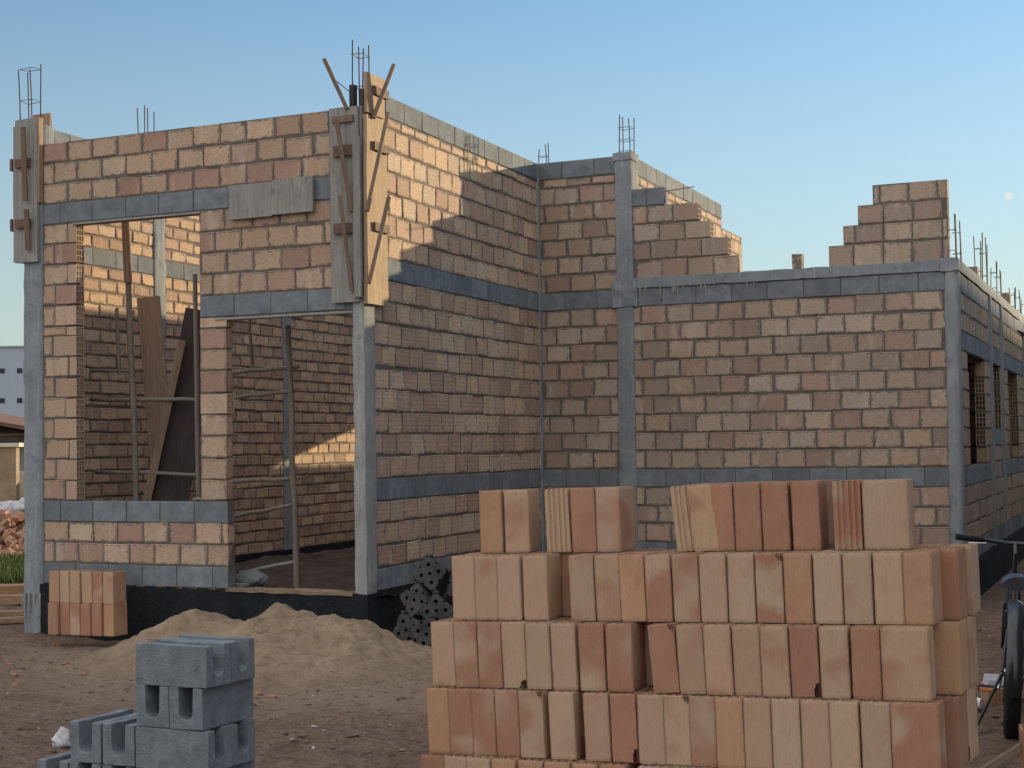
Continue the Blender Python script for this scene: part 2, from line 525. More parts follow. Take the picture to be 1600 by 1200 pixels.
class MB:
    def __init__(s):
        s.v = []; s.f = []; s.mi = []; s.col = []; s.bl = {}

    def add(s, verts, faces, mi=0, col=(0.3, 0.3, 0.3)):
        o = len(s.v)
        s.v.extend(verts)
        for f in faces:
            s.f.append([i + o for i in f]); s.mi.append(mi); s.col.append(col)

    def box(s, x0, x1, y0, y1, z0, z1, mi=0, col=(0.3, 0.3, 0.3), ch=0.0, jit=0.0, mat=None, rng=random):
        h = ((x1 - x0) / 2, (y1 - y0) / 2, (z1 - z0) / 2)
        c = Vector(((x0 + x1) / 2, (y0 + y1) / 2, (z0 + z1) / 2))
        if ch <= 0:
            vs = [Vector((c.x + a * h[0], c.y + b * h[1], c.z + d * h[2])) for a in (-1, 1) for b in (-1, 1) for d in (-1, 1)]
            fs = [(0, 1, 3, 2), (4, 6, 7, 5), (0, 4, 5, 1), (2, 3, 7, 6), (0, 2, 6, 4), (1, 5, 7, 3)]
        else:
            ch = min(ch, min(h) * 0.8)
            jc = {}
            vs = []
            for a, sg in TV:
                if sg not in jc:
                    jc[sg] = Vector((rng.uniform(-jit, jit), rng.uniform(-jit, jit), rng.uniform(-jit, jit)))
                vs.append(c + Vector([sg[i] * (h[i] - (0 if i == a else ch)) for i in range(3)]) + jc[sg])
            fs = TF
            o_ = len(s.f)
            for k_ in range(6):
                lst = []
                for vi in TF[k_]:
                    a_, sg_ = TV[vi]
                    if a_ == 1: lst.append((sg_[0], sg_[2], h[0], h[2]))
                    elif a_ == 0: lst.append((sg_[1], sg_[2], h[1], h[2]))
                    else: lst.append((0, 0, 1, 1))
                s.bl[o_ + k_] = lst
        if mat is not None:
            vs = [mat @ v for v in vs]
        s.add(vs, fs, mi, col)

    def tube(s, pts, r, n=8, mi=0, col=(0.3, 0.3, 0.3), cap=True):
        pts = [Vector(p) for p in pts]
        rs = r if isinstance(r, (list, tuple)) else [r] * len(pts)
        vs = []; up = None
        for i, p in enumerate(pts):
            d = (pts[min(i + 1, len(pts) - 1)] - pts[max(i - 1, 0)]).normalized()
            if up is None:
                up = d.orthogonal().normalized()
            up = (up - d * up.dot(d)).normalized()
            sd_ = d.cross(up)
            for k in range(n):
                a = 2 * math.pi * k / n
                vs.append(p + (up * math.cos(a) + sd_ * math.sin(a)) * rs[i])
        fs = []
        for i in range(len(pts) - 1):
            for k in range(n):
                k2 = (k + 1) % n
                fs.append((i * n + k, i * n + k2, (i + 1) * n + k2, (i + 1) * n + k))
        if cap:
            fs.append(tuple(range(n))[::-1])
            fs.append(tuple(range((len(pts) - 1) * n, len(pts) * n)))
        s.add(vs, fs, mi, col)

    def torus(s, c, R, r, axis, n=40, m=10, mi=0):
        axis = Vector(axis).normalized()
        u = axis.orthogonal().normalized(); v = axis.cross(u)
        vs = []; fs = []
        for i in range(n):
            a = 2 * math.pi * i / n
            d = u * math.cos(a) + v * math.sin(a)
            for k in range(m):
                b = 2 * math.pi * k / m
                vs.append(Vector(c) + d * (R + r * math.cos(b)) + axis * r * math.sin(b))
        for i in range(n):
            for k in range(m):
                fs.append((i * m + k, i * m + (k + 1) % m, ((i + 1) % n) * m + (k + 1) % m, ((i + 1) % n) * m + k))
        s.add(vs, fs, mi)

    def rough(s, x0, x1, y0, y1, z0, z1, seg=0.06, amp=0.006, mi=0, col=(0.3, 0.3, 0.3), sc=4.0, rnd=0.0):
        """box with subdivided, slightly uneven faces; rnd rounds the vertical edges"""
        dims = [x1 - x0, y1 - y0, z1 - z0]
        n = [max(1, min(60, int(round(d / seg)))) for d in dims]
        lo = Vector((x0, y0, z0))
        cen = Vector(((x0 + x1) / 2, (y0 + y1) / 2, 0))
        ids = {}; vs = []; fs = []
        def vid(i, j, k):
            key = (i, j, k)
            if key not in ids:
                p = lo + Vector((dims[0] * i / n[0], dims[1] * j / n[1], dims[2] * k / n[2]))
                if rnd > 0:
                    dx, dy = p.x - cen.x, p.y - cen.y
                    hx, hy = dims[0] / 2, dims[1] / 2
                    ix, iy = max(-(hx - rnd), min(hx - rnd, dx)), max(-(hy - rnd), min(hy - rnd, dy))
                    ox, oy = dx - ix, dy - iy
                    L = math.hypot(ox, oy)
                    if L > rnd:
                        p.x, p.y = cen.x + ix + ox / L * rnd, cen.y + iy + oy / L * rnd
                q = p * sc
                p = p + Vector(noise.noise_vector(q)) * amp + Vector(noise.noise_vector(q * 4.3)) * amp * 0.4
                ids[key] = len(vs); vs.append(p)
            return ids[key]
        for a, b, c in ((0, 1, 2), (1, 2, 0), (2, 0, 1)):
            for side in (0, n[a]):
                for i in range(n[b]):
                    for j in range(n[c]):
                        q = []
                        for di, dj in ((0, 0), (1, 0), (1, 1), (0, 1)):
                            t = [0, 0, 0]; t[a] = side; t[b] = i + di; t[c] = j + dj
                            q.append(vid(*t))
                        fs.append(q if side else q[::-1])
        s.add(vs, fs, mi, col)

    def blob(s, c, r, seed, mi=0, sub=2, squash=(1, 1, 1), amp=0.35):
        import bmesh
        bm = bmesh.new()
        bmesh.ops.create_icosphere(bm, subdivisions=sub, radius=1.0)
        vs = []
        for v in bm.verts:
            k = 1 + amp * noise.noise(v.co * 1.6 + Vector((seed * 3.1, seed * 1.7, seed)))
            vs.append(Vector(c) + Vector((v.co.x * r * squash[0], v.co.y * r * squash[1], v.co.z * r * squash[2])) * k)
        bm.verts.ensure_lookup_table()
        fs = [tuple(v.index for v in f.verts) for f in bm.faces]
        bm.free()
        s.add(vs, fs, mi)

    def build(s, name, mats, parent=None, smooth=False, matrix=None):
        me = bpy.data.meshes.new(name)
        me.from_pydata([tuple(v) for v in s.v], [], s.f)
        for mm in (mats if isinstance(mats, (list, tuple)) else [mats]):
            me.materials.append(mm)
        me.polygons.foreach_set('material_index', s.mi)
        at = me.attributes.new('tint', 'FLOAT_COLOR', 'FACE')
        flat = []
        for c in s.col:
            flat.extend((c[0], c[1], c[2], 1.0))
        at.data.foreach_set('color', flat)
        if s.bl and len(s.f) > 200:
            ab = me.attributes.new('edge', 'FLOAT_COLOR', 'CORNER')
            fl = []
            for k_, f_ in enumerate(s.f):
                b_ = s.bl.get(k_)
                for n_ in range(len(f_)):
                    fl.extend(b_[n_] if b_ else (0.0, 0.0, 1.0, 1.0))
            ab.data.foreach_set('color', fl)
        if smooth:
            me.polygons.foreach_set('use_smooth', [True] * len(me.polygons))
            me.set_sharp_from_angle(angle=rad(48))
        me.update()
        o = bpy.data.objects.new(name, me)
        C.objects.link(o)
        if matrix is not None:
            o.matrix_local = matrix
        if parent is not None:
            o.parent = parent
        return o


def tag(o, label=None, cat=None, group=None, kind=None):
    if label: o['label'] = label
    if cat: o['category'] = cat
    if group: o['group'] = group
    if kind: o['kind'] = kind
    return o


def empty(name, loc=(0, 0, 0), rz=0.0):
    o = bpy.data.objects.new(name, None)
    o.empty_display_size = 0.2
    o.location = loc
    o.rotation_euler = (0, 0, rz)
    C.objects.link(o)
    return o


def at(px, py, d):
    """world point seen at photo position (px, py), d metres in front of the viewpoint"""
    return CAM + FWD * d + RIGHT * ((px - 800) / 2515.86 * d) - UP * ((py - 600) / 2515.86 * d)


# ------------------------------------------------------------------ ground
def ground_z(x, y):
    return max(-0.50, min(-0.36, -0.45 + 0.03 * (x - 3.0)))


def build_ground():
    def axis(lo, hi, step, far):
        a = []
        v = lo
        while v <= hi + 1e-6:
            a.append(v); v += step
        ext = [1, 2.5, 5, 10, 20, 45, 100, 220, 500, far]
        return [lo - e for e in reversed(ext)] + a + [hi + e for e in ext]
    xs = axis(-6.5, 8, 0.06, 1200)
    ys = axis(-7.5, 4, 0.06, 1200)
    vs = []
    for y in ys:
        for x in xs:
            z = ground_z(x, y)
            if -7.6 < x < 9.1 and -8.6 < y < 5.1:
                p = Vector((x, y, 0))
                z += 0.045 * noise.noise(p * 0.9) + 0.028 * noise.noise(p * 2.7) + 0.016 * noise.noise(p * 8.0) + 0.008 * noise.noise(p * 19.0)
            vs.append(Vector((x, y, z)))
    n = len(xs)
    fs = [(j * n + i, j * n + i + 1, (j + 1) * n + i + 1, (j + 1) * n + i) for j in range(len(ys) - 1) for i in range(n - 1)]
    mb = MB(); mb.add(vs, fs)
    tag(mb.build('ground', M['soil'], None, True), 'bare reddish brown site soil', None, None, 'structure')


build_ground()

# ------------------------------------------------------------------ unfinished brick building
UB = -0.0776      # the recess and side walls run this far off square
UD = -0.0682
building = tag(empty('unfinished_building', (0, 0, 0)), 'roofless two-tone brick building under construction with grey block bands and stepped wall tops', 'building')

PAL = {
    'a': [(0.52, 0.375, 0.255), (0.48, 0.345, 0.235), (0.45, 0.325, 0.23), (0.49, 0.37, 0.265), (0.42, 0.285, 0.20), (0.46, 0.32, 0.215), (0.36, 0.22, 0.165)],
    'b': [(0.58, 0.42, 0.28), (0.54, 0.39, 0.265), (0.49, 0.355, 0.255), (0.47, 0.32, 0.235), (0.52, 0.41, 0.305), (0.43, 0.285, 0.215)],
    'c': [(0.42, 0.335, 0.255), (0.38, 0.295, 0.23), (0.44, 0.355, 0.27), (0.34, 0.245, 0.195), (0.38, 0.26, 0.205), (0.31, 0.245, 0.205), (0.41, 0.345, 0.28), (0.43, 0.32, 0.23)],
    'l': [(0.58, 0.40, 0.26), (0.54, 0.37, 0.24), (0.46, 0.31, 0.22), (0.38, 0.25, 0.19), (0.52, 0.39, 0.28)],
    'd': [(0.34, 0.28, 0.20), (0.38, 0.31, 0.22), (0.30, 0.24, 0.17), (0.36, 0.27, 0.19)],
}
T = 0.115


def hollow_end(mb, x0, x1, y0, y1, z0, z1, right, col, mi):
    """open end of a nine-hole brick: a lattice of webs with deep square cells, facing +x (right) or -x"""
    d = min(0.10, (x1 - x0) * 0.6)
    xe = x1 if right else x0
    xi = xe - d if right else xe + d
    wb = 0.010
    ny, nz = 3, 3
    Y = y1 - y0; Z = z1 - z0
    cy = (Y - wb * (ny + 1)) / ny; cz = (Z - wb * (nz + 1)) / nz
    a, b = min(xe, xi), max(xe, xi)
    for i in range(ny + 1):
        yy = y0 + i * (cy + wb)
        mb.box(a, b, yy, yy + wb, z0, z1, mi, col)
    for k in range(nz + 1):
        zz = z0 + k * (cz + wb)
        for i in range(ny):
            yy = y0 + wb + i * (cy + wb)
            mb.box(a, b - 0.0006 if right else b, yy, yy + cy, zz, zz + wb, mi, col)
    return (x0, xi) if right else (xi, x1)


def wall(name, origin, ang, courses, pal, brick_mat, seed, first=0.0, L=0.30, fresh=0.0):
    """courses: (z0, z1, kind, [(s0, s1, flags)]) ; local x runs along the wall, local y is inward, face at y=0"""
    rng = R_(seed)
    mb = MB(); bands = []
    for ci, (z0, z1, kind, ivs) in enumerate(courses):
        for iv in ivs:
            s0, s1 = iv[0], iv[1]
            fl = iv[2] if len(iv) > 2 else ''
            step = L if kind == 'brick' else 0.40
            bb = MB()
            if kind == 'block': bands.append(bb)
            # mortar core, a little shy of both faces
            tgt = mb
            rec = 0.007
            e0 = s0 + (0.012 if 'l' in fl else 0.0) + (0.11 if 'l' in fl else 0)
            e1 = s1 - (0.012 if 'r' in fl else 0.0) - (0.11 if 'r' in fl else 0)
            if e1 > e0:
                mb.box(e0, e1, rec, T - rec, z0, z1, 0)
            if 'l' in fl: mb.box(s0 + 0.012, e0, rec, T - rec, z0 - 0.0, z0 + 0.008, 0)
            if 'r' in fl: mb.box(e1, s1 - 0.012, rec, T - rec, z0 - 0.0, z0 + 0.008, 0)
            x = s0
            if s1 - s0 > 0.32:
                off = 0.5 * step if ci % 2 else 0.0
                x = s0 - ((off + first + rng.uniform(-0.03, 0.03)) % step)
                if 'g' in fl:       # grown from the right-hand end
                    x = s1 - step * math.ceil((s1 - s0) / step) - 0.0
                if 'h' in fl:
                    x = s1 - step * math.ceil((s1 - s0) / step) - 0.0
            while x < s1 - 0.02:
                ln = step + rng.uniform(-0.006, 0.006)
                a, b = max(x, s0), min(x + ln, s1)
                x += ln
                if b - a < 0.045:
                    continue
                j = rng.choice((0.007, 0.011, 0.015, 0.019, 0.025)) if kind == 'brick' else rng.uniform(0.004, 0.009)
                a2 = a + (j / 2 if a > s0 + 1e-6 else 0.004); b2 = b - (j / 2 if b < s1 - 1e-6 else 0.0)
                wv_ = 0.007 * noise.noise(Vector((x * 0.9, ci * 3.7, seed)))
                zb = z0 + rng.uniform(0.006, 0.016) + wv_; zt = z1 - rng.uniform(0.003, 0.012) + wv_
                yo = rng.uniform(-0.004, 0.003)
                if kind == 'brick':
                    base = rng.choice(PAL[pal]); k = rng.uniform(0.82, 1.14)
                    col = tuple(c * k for c in base)
                    if 'r' in fl and b >= s1 - 1e-6:
                        a3, b3 = hollow_end(mb, a2, b2, yo, T, zb, zt, True, col, 1)
                        mb.box(a3, b3, yo, T, zb, zt, 1, col)
                        continue
                    if 'l' in fl and a <= s0 + 1e-6:
                        a3, b3 = hollow_end(mb, a2, b2, yo, T, zb, zt, False, col, 1)
                        mb.box(a3, b3, yo, T, zb, zt, 1, col)
                        continue
                    mb.box(a2, b2, yo, T + rng.uniform(-0.002, 0.004), zb, zt, 1, col, 0.006, 0.0055, None, rng)
                else:
                    g = rng.uniform(0.19, 0.275)
                    bb.box(a2, b2, yo - 0.002, T + 0.002, z0 + 0.006, z1 - 0.004, 0, (g * 0.88, g * 0.99, g * 1.09), 0.005, 0.002, None, rng)
    Mx = Matrix.Translation((origin[0], origin[1], 0)) @ Matrix.Rotation(ang, 4, 'Z')
    o = mb.build(name, [M['mortar'], M[brick_mat]], building, False, Mx)
    for bb in bands:
        if bb.v:
            bb.build('block_band', M['block'], o)
    return o


def cs(z0, n, ivs, h=0.2, kind='brick'):
    return [(z0 + i * h, z0 + (i + 1) * h, kind, ivs) for i in range(n)]


# front wall with window and door openings
PW = [(-3.65, -3.235, 'r')]
PIER = (-1.77, -1.47, 'r')
ca = cs(0, 1, [(-3.65, -1.47)], kind='block') + cs(0.2, 2, [(-3.65, -1.47)]) + cs(0.6, 1, [(-3.65, -1.47)], kind='block')
ca += cs(0.8, 8, PW + [PIER]) + cs(2.4, 1, PW + [PIER], 0.1)
ca += cs(2.5, 1, PW) + cs(2.5, 1, [(-1.77, -0.112)], kind='block')
ca += cs(2.7, 4, PW + [(-1.77, -0.10)]) + cs(3.5, 1, [(-3.65, -0.10)], kind='block') + cs(3.7, 3, [(-3.65, -0.10)])
front = wall('front_wall', (0, 0), 0, ca, 'a', 'brick_a', 5)
mb = MB()
mb.box(-3.27, -1.75, -0.012, 0.10, 3.476, 3.497, 0, ch=0.003)
mb.build('lintel_board', M['board'], front)
mb = MB()
mb.box(-1.60, -0.115, -0.004, 0.10, 2.470, 2.495, 0, ch=0.003)
mb.build('lintel_board', M['board'], front)
mb = MB(); mb.rough(-1.468, -0.114, -0.045, 0.13, -0.02, 0.012, 0.04, 0.012, sc=8)
mb.build('threshold', M['sand'], front)
# mortar slop along the foot
mb = MB(); rng = R_(3)
for i in range(34):
    x = rng.uniform(-2.6, -0.1)
    mb.blob((x, -0.012, 0.0 + rng.uniform(-0.02, 0.012)), rng.uniform(0.012, 0.034), i, sub=1, squash=(2.2, 0.45, 0.5))
mb.build('mortar_dropping', M['gravel'], front, True)

# recess wall (faces the lane)
LB = 4.474
cb = cs(0, 1, [(0.17, LB)], kind='block') + cs(0.2, 3, [(0.17, LB)]) + cs(0.8, 1, [(0.17, LB)], kind='block')
cb += cs(1.0, 9, [(0.17, LB)]) + cs(2.8, 1, [(0.17, LB)], kind='block') + cs(3.0, 6, [(0.17, LB)])
cb += cs(4.2, 1, [(0.17, LB)], 0.1) + cs(4.3, 1, [(0.17, LB)], kind='block')
recess = wall('recess_wall', (0, 0), math.pi / 2 - UB, cb, 'b', 'brick_b', 8, 0.1)

# rear wall of the recess and its run to the right-hand corner
YC = 4.46
X0 = -0.33
cc = cs(0, 1, [(X0, 0.62)], kind='block') + cs(0.2, 3, [(X0, 0.62)]) + cs(0.8, 1, [(X0, 0.62)], kind='block')
cc += cs(1.0, 9, [(X0, 0.62)]) + cs(2.8, 1, [(X0, 0.62)], kind='block') + cs(3.0, 6, [(X0, 0.62)])
cc += cs(4.2, 1, [(X0, 0.62)], 0.1) + cs(4.3, 1, [(X0, 0.62)], kind='block')
wall('rear_wall', (0, YC), 0, cc, 'c', 'brick_a', 12, 0.1)
XR = 4.20
cd = cs(0, 1, [(0.79, XR)], kind='block') + cs(0.2, 3, [(0.79, XR)]) + cs(0.8, 1, [(0.79, XR)], kind='block')
cd += cs(1.0, 9, [(0.79, XR)]) + cs(2.8, 1, [(0.79, XR)], kind='block')
for i, xe in enumerate((2.045, 1.907, 1.712, 1.577)):
    cd += [(3.11 + i * 0.2 - 0.03 * (i == 0), 3.31 + i * 0.2, 'brick', [(0.80, xe, 'gr')])]
cd += [(3.91, 4.11, 'block', [(0.80, 1.185)])]
for i, xs_ in enumerate((3.01, 3.167, 3.325, 3.484)):
    cd += [(3.13 + i * 0.202 - 0.05 * (i == 0), 3.13 + (i + 1) * 0.202, 'brick', [(xs_, 4.242)])]
low = wall('low_wall', (0, YC), 0, cd, 'c', 'brick_a', 21, 0.05)
mb = MB()
mb.rough(0.80, 4.2, -0.018, 0.16, 3.003, 3.115, 0.05, 0.011, sc=5)
o = mb.build('capping_beam', M['cap'], low, True); o.location = (0, 0, 0)

mb = MB(); mb.box(2.604, 2.712, 0.02, 0.13, 3.112, 3.275, 0, (0.46, 0.34, 0.24), 0.005, 0.004)
mb.build('upstand_brick', M['brick_a'], low)
mb = MB(); rng = R_(14)
for i in range(16):
    x = rng.choice((rng.uniform(0.86, 1.65), rng.uniform(0.86, 2.2))); ln = rng.uniform(0.03, 0.15)
    mb.tube([(x, -0.012, 3.03), (x + rng.uniform(-0.004, 0.004), -0.006, 3.01 - ln * 0.6), (x + rng.uniform(-0.006, 0.006), -0.004, 3.005 - ln)], [0.014, 0.008, 0.004], 6)
mb.build('cement_run', M['column_light'], low, True)
mb = MB()
mb.tube([(1.10, 0.06, 4.06), (1.36, 0.03, 4.075), (1.52, 0.05, 4.09)], 0.005, 6)
mb.build('rebar', M['steel'], low, True)
mb = MB()
mb.tube([(1.19, 0.02, 3.93), (1.195, 0.02, 4.10)], 0.005, 6)
mb.build('rebar', M['steel'], low, True)
# inner wall running back behind the column, sunlit
ce = cs(0, 15, [(0.19, 4.15)]) + cs(3.0, 6, [(0.19, 4.15)]) + cs(4.2, 1, [(0.19, 4.15)], 0.1) + cs(4.3, 1, [(0.19, 4.15)], kind='block')
wall('inner_wall', (0.80, YC), math.pi / 2 - UB, ce, 'b', 'brick_b', 31)

# left side wall of the room (seen through the openings)
cl = cs(0, 24, [(0.12, 2.0), (2.22, 4.85), (5.05, 10.6)], 0.13333) + cs(3.2, 1, [(0.12, 2.0), (2.22, 4.85), (5.05, 10.6)], 0.18, 'block')
cl += cs(3.38, 7, [(0.12, 2.0), (2.22, 4.85), (5.05, 10.6)], 0.13143) + cs(4.3, 1, [(0.12, 10.6)], kind='block')
# its visible face looks to +x, so the wall body lies to the left
wall('side_wall', (-3.72, 0), math.pi / 2 - UB, cl, 'l', 'brick_b', 41)
# partition and cross wall deeper inside
cp = cs(0, 14, [(4.9, 20.0)]) + cs(2.8, 8, [(4.9, 12.2)])
cp += [(4.4, 4.5, 'brick', [(4.9, 12.2)])]
wall('partition_wall', (0.58, 0.0), math.pi / 2 - UB, cp, 'b', 'brick_b', 51)
cx = cs(0, 12, [(-4.3, -2.75), (-0.95, -0.28)]) + cs(2.4, 10, [(-4.3, -0.28)])
wall('cross_wall', (0, 10.7), 0, cx, 'c', 'brick_a', 52)

for i, yy in enumerate((8.12, 9.75, 14.2)):
    wall('cross_wall', (0, yy), 0, cs(0, 15, [(0.75 - 0.3 * (i > 0), 4.30 - 0.0682 * (yy - 4.46))]), 'c', 'brick_a', 70 + i)
# right side wall along the lane
cw = cs(0, 1, [(0.13, 14)], kind='block') + cs(0.2, 3, [(0.13, 14)])
cw += [(0.8, 1.0, 'block', [(0.13, 3.0), (4.35, 14)]), (0.8, 1.0, 'brick', [(3.0, 4.35)])]
win = [(0.13, 0.80), (2.55, 3.60), (4.50, 5.65), (7.25, 8.80), (10.4, 14)]
cw += [(1.0, 1.2, 'brick', [(0.13, 0.80, 'r'), (2.55, 5.65, 'rl'), (7.25, 8.80, 'rl'), (10.4, 14, 'l')])]
cw += [(1.2, 1.4, 'brick', [(0.13, 0.80, 'r'), (2.55, 3.6, 'l'), (4.50, 5.65, 'r'), (7.25, 8.80, 'rl'), (10.4, 14, 'l')]), (1.2, 1.4, 'block', [(3.6, 4.5)])]
for i in range(4):
    cw += [(1.4 + i * 0.2, 1.6 + i * 0.2, 'brick', [(0.13, 0.80, 'r'), (2.55, 3.60, 'rl'), (4.50, 5.65, 'rl'), (7.25, 8.80, 'rl'), (10.4, 14, 'l')])]
cw += cs(2.2, 1, [(0.13, 14)], kind='block') + cs(2.4, 2, [(0.13, 14)]) + cs(2.8, 1, [(0.13, 14)], kind='block')
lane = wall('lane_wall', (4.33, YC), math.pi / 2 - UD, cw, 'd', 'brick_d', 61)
mb = MB()
mb.rough(0.10, 14.0, -0.02, 0.15, 3.003, 3.115, 0.08, 0.012, sc=4)
mb.build('capping_beam', M['cap'], lane, True)
for s in (3.15, 4.62, 8.3, 12.0):
    mb = MB()
    mb.rough(s, s + 0.11, -0.03, 0.10, 0.02, 3.0, 0.08, 0.008)
    mb.build('concrete_column', M['column'], lane, True)


# columns
def column(x0, x1, y0, y1, z0, z1, ang=0.0, org=(0, 0), rnd=0.02, amp=0.007, mat='column'):
    mb = MB()
    mb.rough(x0, x1, y0, y1, z0, z1, 0.035, amp, rnd=rnd, sc=5)
    Mx = Matrix.Translation((org[0], org[1], 0)) @ Matrix.Rotation(ang, 4, 'Z')
    return mb.build('concrete_column', M[mat], building, True, Mx)


def rebar(col_o, cx, cy, dx, dy, z0, z1, n=4, bend=0.0, stir=(0.2,), lens=None, seed=0):
    rng = R_(seed)
    pts = [(-dx, -dy), (dx, -dy), (dx, dy), (-dx, dy)][:n]
    mb = MB()
    tops = []
    for i, (a, b) in enumerate(pts):
        zt = z1 + rng.uniform(-0.05, 0.05)
        bx = rng.uniform(-0.015, 0.015) + bend; by = rng.uniform(-0.015, 0.015)
        mb.tube([(cx + a, cy + b, z0), (cx + a + bx * 0.3, cy + b + by * 0.3, (z0 + zt) / 2), (cx + a + bx, cy + b + by, zt)], 0.0062, 6)
    o = mb.build('rebar', M['steel'], col_o, True)
    ms = MB()
    for f in stir:
        z = z0 + (z1 - z0) * f
        q = [(cx + a * 1.1, cy + b * 1.1, z + rng.uniform(-0.01, 0.01)) for a, b in [(-dx, -dy), (dx, -dy), (dx, dy), (-dx, dy)]]
        ms.tube(q + [q[0]], 0.0035, 5)
    ms.build('stirrup', M['steel'], col_o, True)
    return o


c1 = column(-0.112, 0.014, -0.014, 0.185, -0.02, 4.30, amp=0.011, mat='column_light')                       # corner column
rebar(c1, -0.048, 0.07, 0.052, 0.06, 4.28, 4.86, 4, 0.0, (0.35, 0.85), seed=2)
c2 = column(-3.905, -3.652, -0.02, 0.19, -0.5, 4.50, amp=0.012, rnd=0.05)      # left column
rebar(c2, -3.87, 0.07, 0.075, 0.06, 4.48, 5.10, 4, -0.01, (0.1, 0.45, 0.97), seed=4)
c3 = column(0.605, 0.81, 4.438, 4.66, -0.1, 4.47, rnd=0.02, amp=0.009)         # tall column beside the stepped wall
mb = MB(); mb.rough(0.59, 0.815, 4.432, 4.67, 4.44, 4.53, 0.03, 0.016, sc=9); mb.build('column_head', M['cap'], c3, True)
rebar(c3, 0.715, 4.55, 0.065, 0.06, 4.5, 4.94, 4, 0.0, (0.12, 0.42, 0.72), seed=6)
mb = MB(); mb.rough(0.56, 0.86, 4.425, 4.66, 2.80, 3.10, 0.03, 0.016, sc=8); mb.build('beam_joint', M['cap'], c3, True)
c4 = column(4.19, 4.335, 4.432, 4.62, -0.4, 3.08, rnd=0.055, amp=0.009)         # right-hand corner column
mb = MB(); mb.rough(4.16, 4.345, 4.426, 4.64, 3.0, 3.13, 0.03, 0.014, sc=8); mb.build('column_head', M['cap'], c4, True)
c5 = column(-0.375, -0.325, 4.425, 4.50, 0.0, 4.50, rnd=0.012, amp=0.008)      # slim strip in the inner corner
rebar(c5, -0.30, 4.53, 0.05, 0.03, 4.48, 4.70, 3, 0.0, (0.5,), seed=8)
uB = Vector((math.sin(UB), math.cos(UB), 0))
Wm = math.pi / 2 - UB
c6 = column(2.0, 2.22, -0.015, 0.13, 0.0, 4.5, Wm, (-3.72, 0), amp=0.014)
rebar(c6, 1.95, 0.05, 0.09, 0.04, 4.48, 5.05, 4, 0.0, (0.35,), seed=10)
c7 = column(4.85, 5.05, -0.015, 0.13, 0.0, 4.5, Wm, (-3.72, 0), amp=0.012)
# rebar along the lane wall
Wd = math.pi / 2 - UD
for i, (s, zt, n) in enumerate(((0.12, 3.55, 4), (0.55, 3.58, 2), (2.75, 3.66, 3), (3.35, 3.68, 3), (4.6, 3.52, 3), (5.2, 3.52, 2), (7.5, 3.45, 3), (8.4, 3.5, 3), (9.6, 3.48, 3))):
    rebar(lane, s, 0.06, 0.03, 0.04, 3.08, zt, n, 0.0, (0.3, 0.75), seed=20 + i)
# single bricks standing on the beams
for i, (s, hgt, mt) in enumerate(((1.95, 0.13, 'brick_a'), (6.3, 0.20, 'brick_a'))):
    mb = MB(); mb.box(s, s + 0.2, 0.0, 0.11, 3.10, 3.10 + hgt, 0, (0.44, 0.33, 0.24), 0.005, 0.004)
    mb.build('upstand_brick', M[mt], lane)

# foundation beam, tarred black
mb = MB()
mb.rough(-3.66, 0.035, -0.035, 0.16, -0.62, -0.004, 0.07, 0.008)
mb.build('foundation', M['bitumen'], building, True)
mb = MB()
mb.rough(0.17, 4.6, -0.03, 0.15, -0.62, -0.004, 0.07, 0.008)
mb.build('foundation', M['bitumen'], building, True, Matrix.Rotation(Wm, 4, 'Z'))
mb = MB()
mb.rough(-0.36, 4.36, 4.43, 4.62, -0.62, -0.004, 0.08, 0.008)
mb.build('foundation', M['bitumen'], building, True)
mb = MB()
mb.rough(0.17, 14.0, -0.03, 0.15, -0.62, -0.004, 0.09, 0.008)
mb.build('foundation', M['bitumen'], building, True, Matrix.Translation((4.33, YC, 0)) @ Matrix.Rotation(Wd, 4, 'Z'))
mb = MB()
mb.rough(0.05, 12.0, 0.005, 0.15, -0.62, 0.003, 0.12, 0.006)
mb.build('foundation', M['bitumen'], building, True, Matrix.Translation((-3.72, 0, 0)) @ Matrix.Rotation(Wm, 4, 'Z'))
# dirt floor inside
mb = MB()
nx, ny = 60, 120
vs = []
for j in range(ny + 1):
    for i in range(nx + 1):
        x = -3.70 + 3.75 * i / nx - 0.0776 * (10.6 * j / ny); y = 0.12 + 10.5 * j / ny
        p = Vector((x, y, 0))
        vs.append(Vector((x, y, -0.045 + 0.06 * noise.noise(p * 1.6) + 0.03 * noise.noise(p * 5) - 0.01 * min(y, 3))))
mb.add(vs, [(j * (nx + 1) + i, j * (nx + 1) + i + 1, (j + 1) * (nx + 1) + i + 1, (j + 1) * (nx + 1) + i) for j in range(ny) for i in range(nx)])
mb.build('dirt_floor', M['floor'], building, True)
mb = MB(); mb.box(0.98, 4.1, 4.62, 7.9, 2.84, 2.985); mb.box(0.70, 3.85, 8.26, 14.1, 2.84, 2.985)
mb.build('roof_slab', M['column'], building)

# ------------------------------------------------------------------ formwork
def board_obj(name, parent, x0, x1, y0, y1, z0, z1, mat, ch=0.003, warp=0.006, mx=None):
    mb = MB()
    mb.rough(x0, x1, y0, y1, z0, z1, 0.07, warp, sc=2.5)
    return mb.build(name, M[mat], parent, False, mx)


def stick(name, parent, a, b, wd, mat):
    a, b = Vector(a), Vector(b)
    d = (b - a).normalized()
    nrm = Vector((0.43, -0.9, 0.0))
    xa = nrm.cross(d).normalized(); ya = d.cross(xa)
    q = Matrix((xa, ya, d)).transposed().to_4x4()
    Mx = Matrix.Translation(a) @ q
    L = (b - a).length
    mb = MB()
    mb.box(-wd[0] / 2, wd[0] / 2, -wd[1] / 2, wd[1] / 2, 0, L, 0, ch=0.004, jit=0.003)
    return mb.build(name, M[mat], parent, False, Mx)


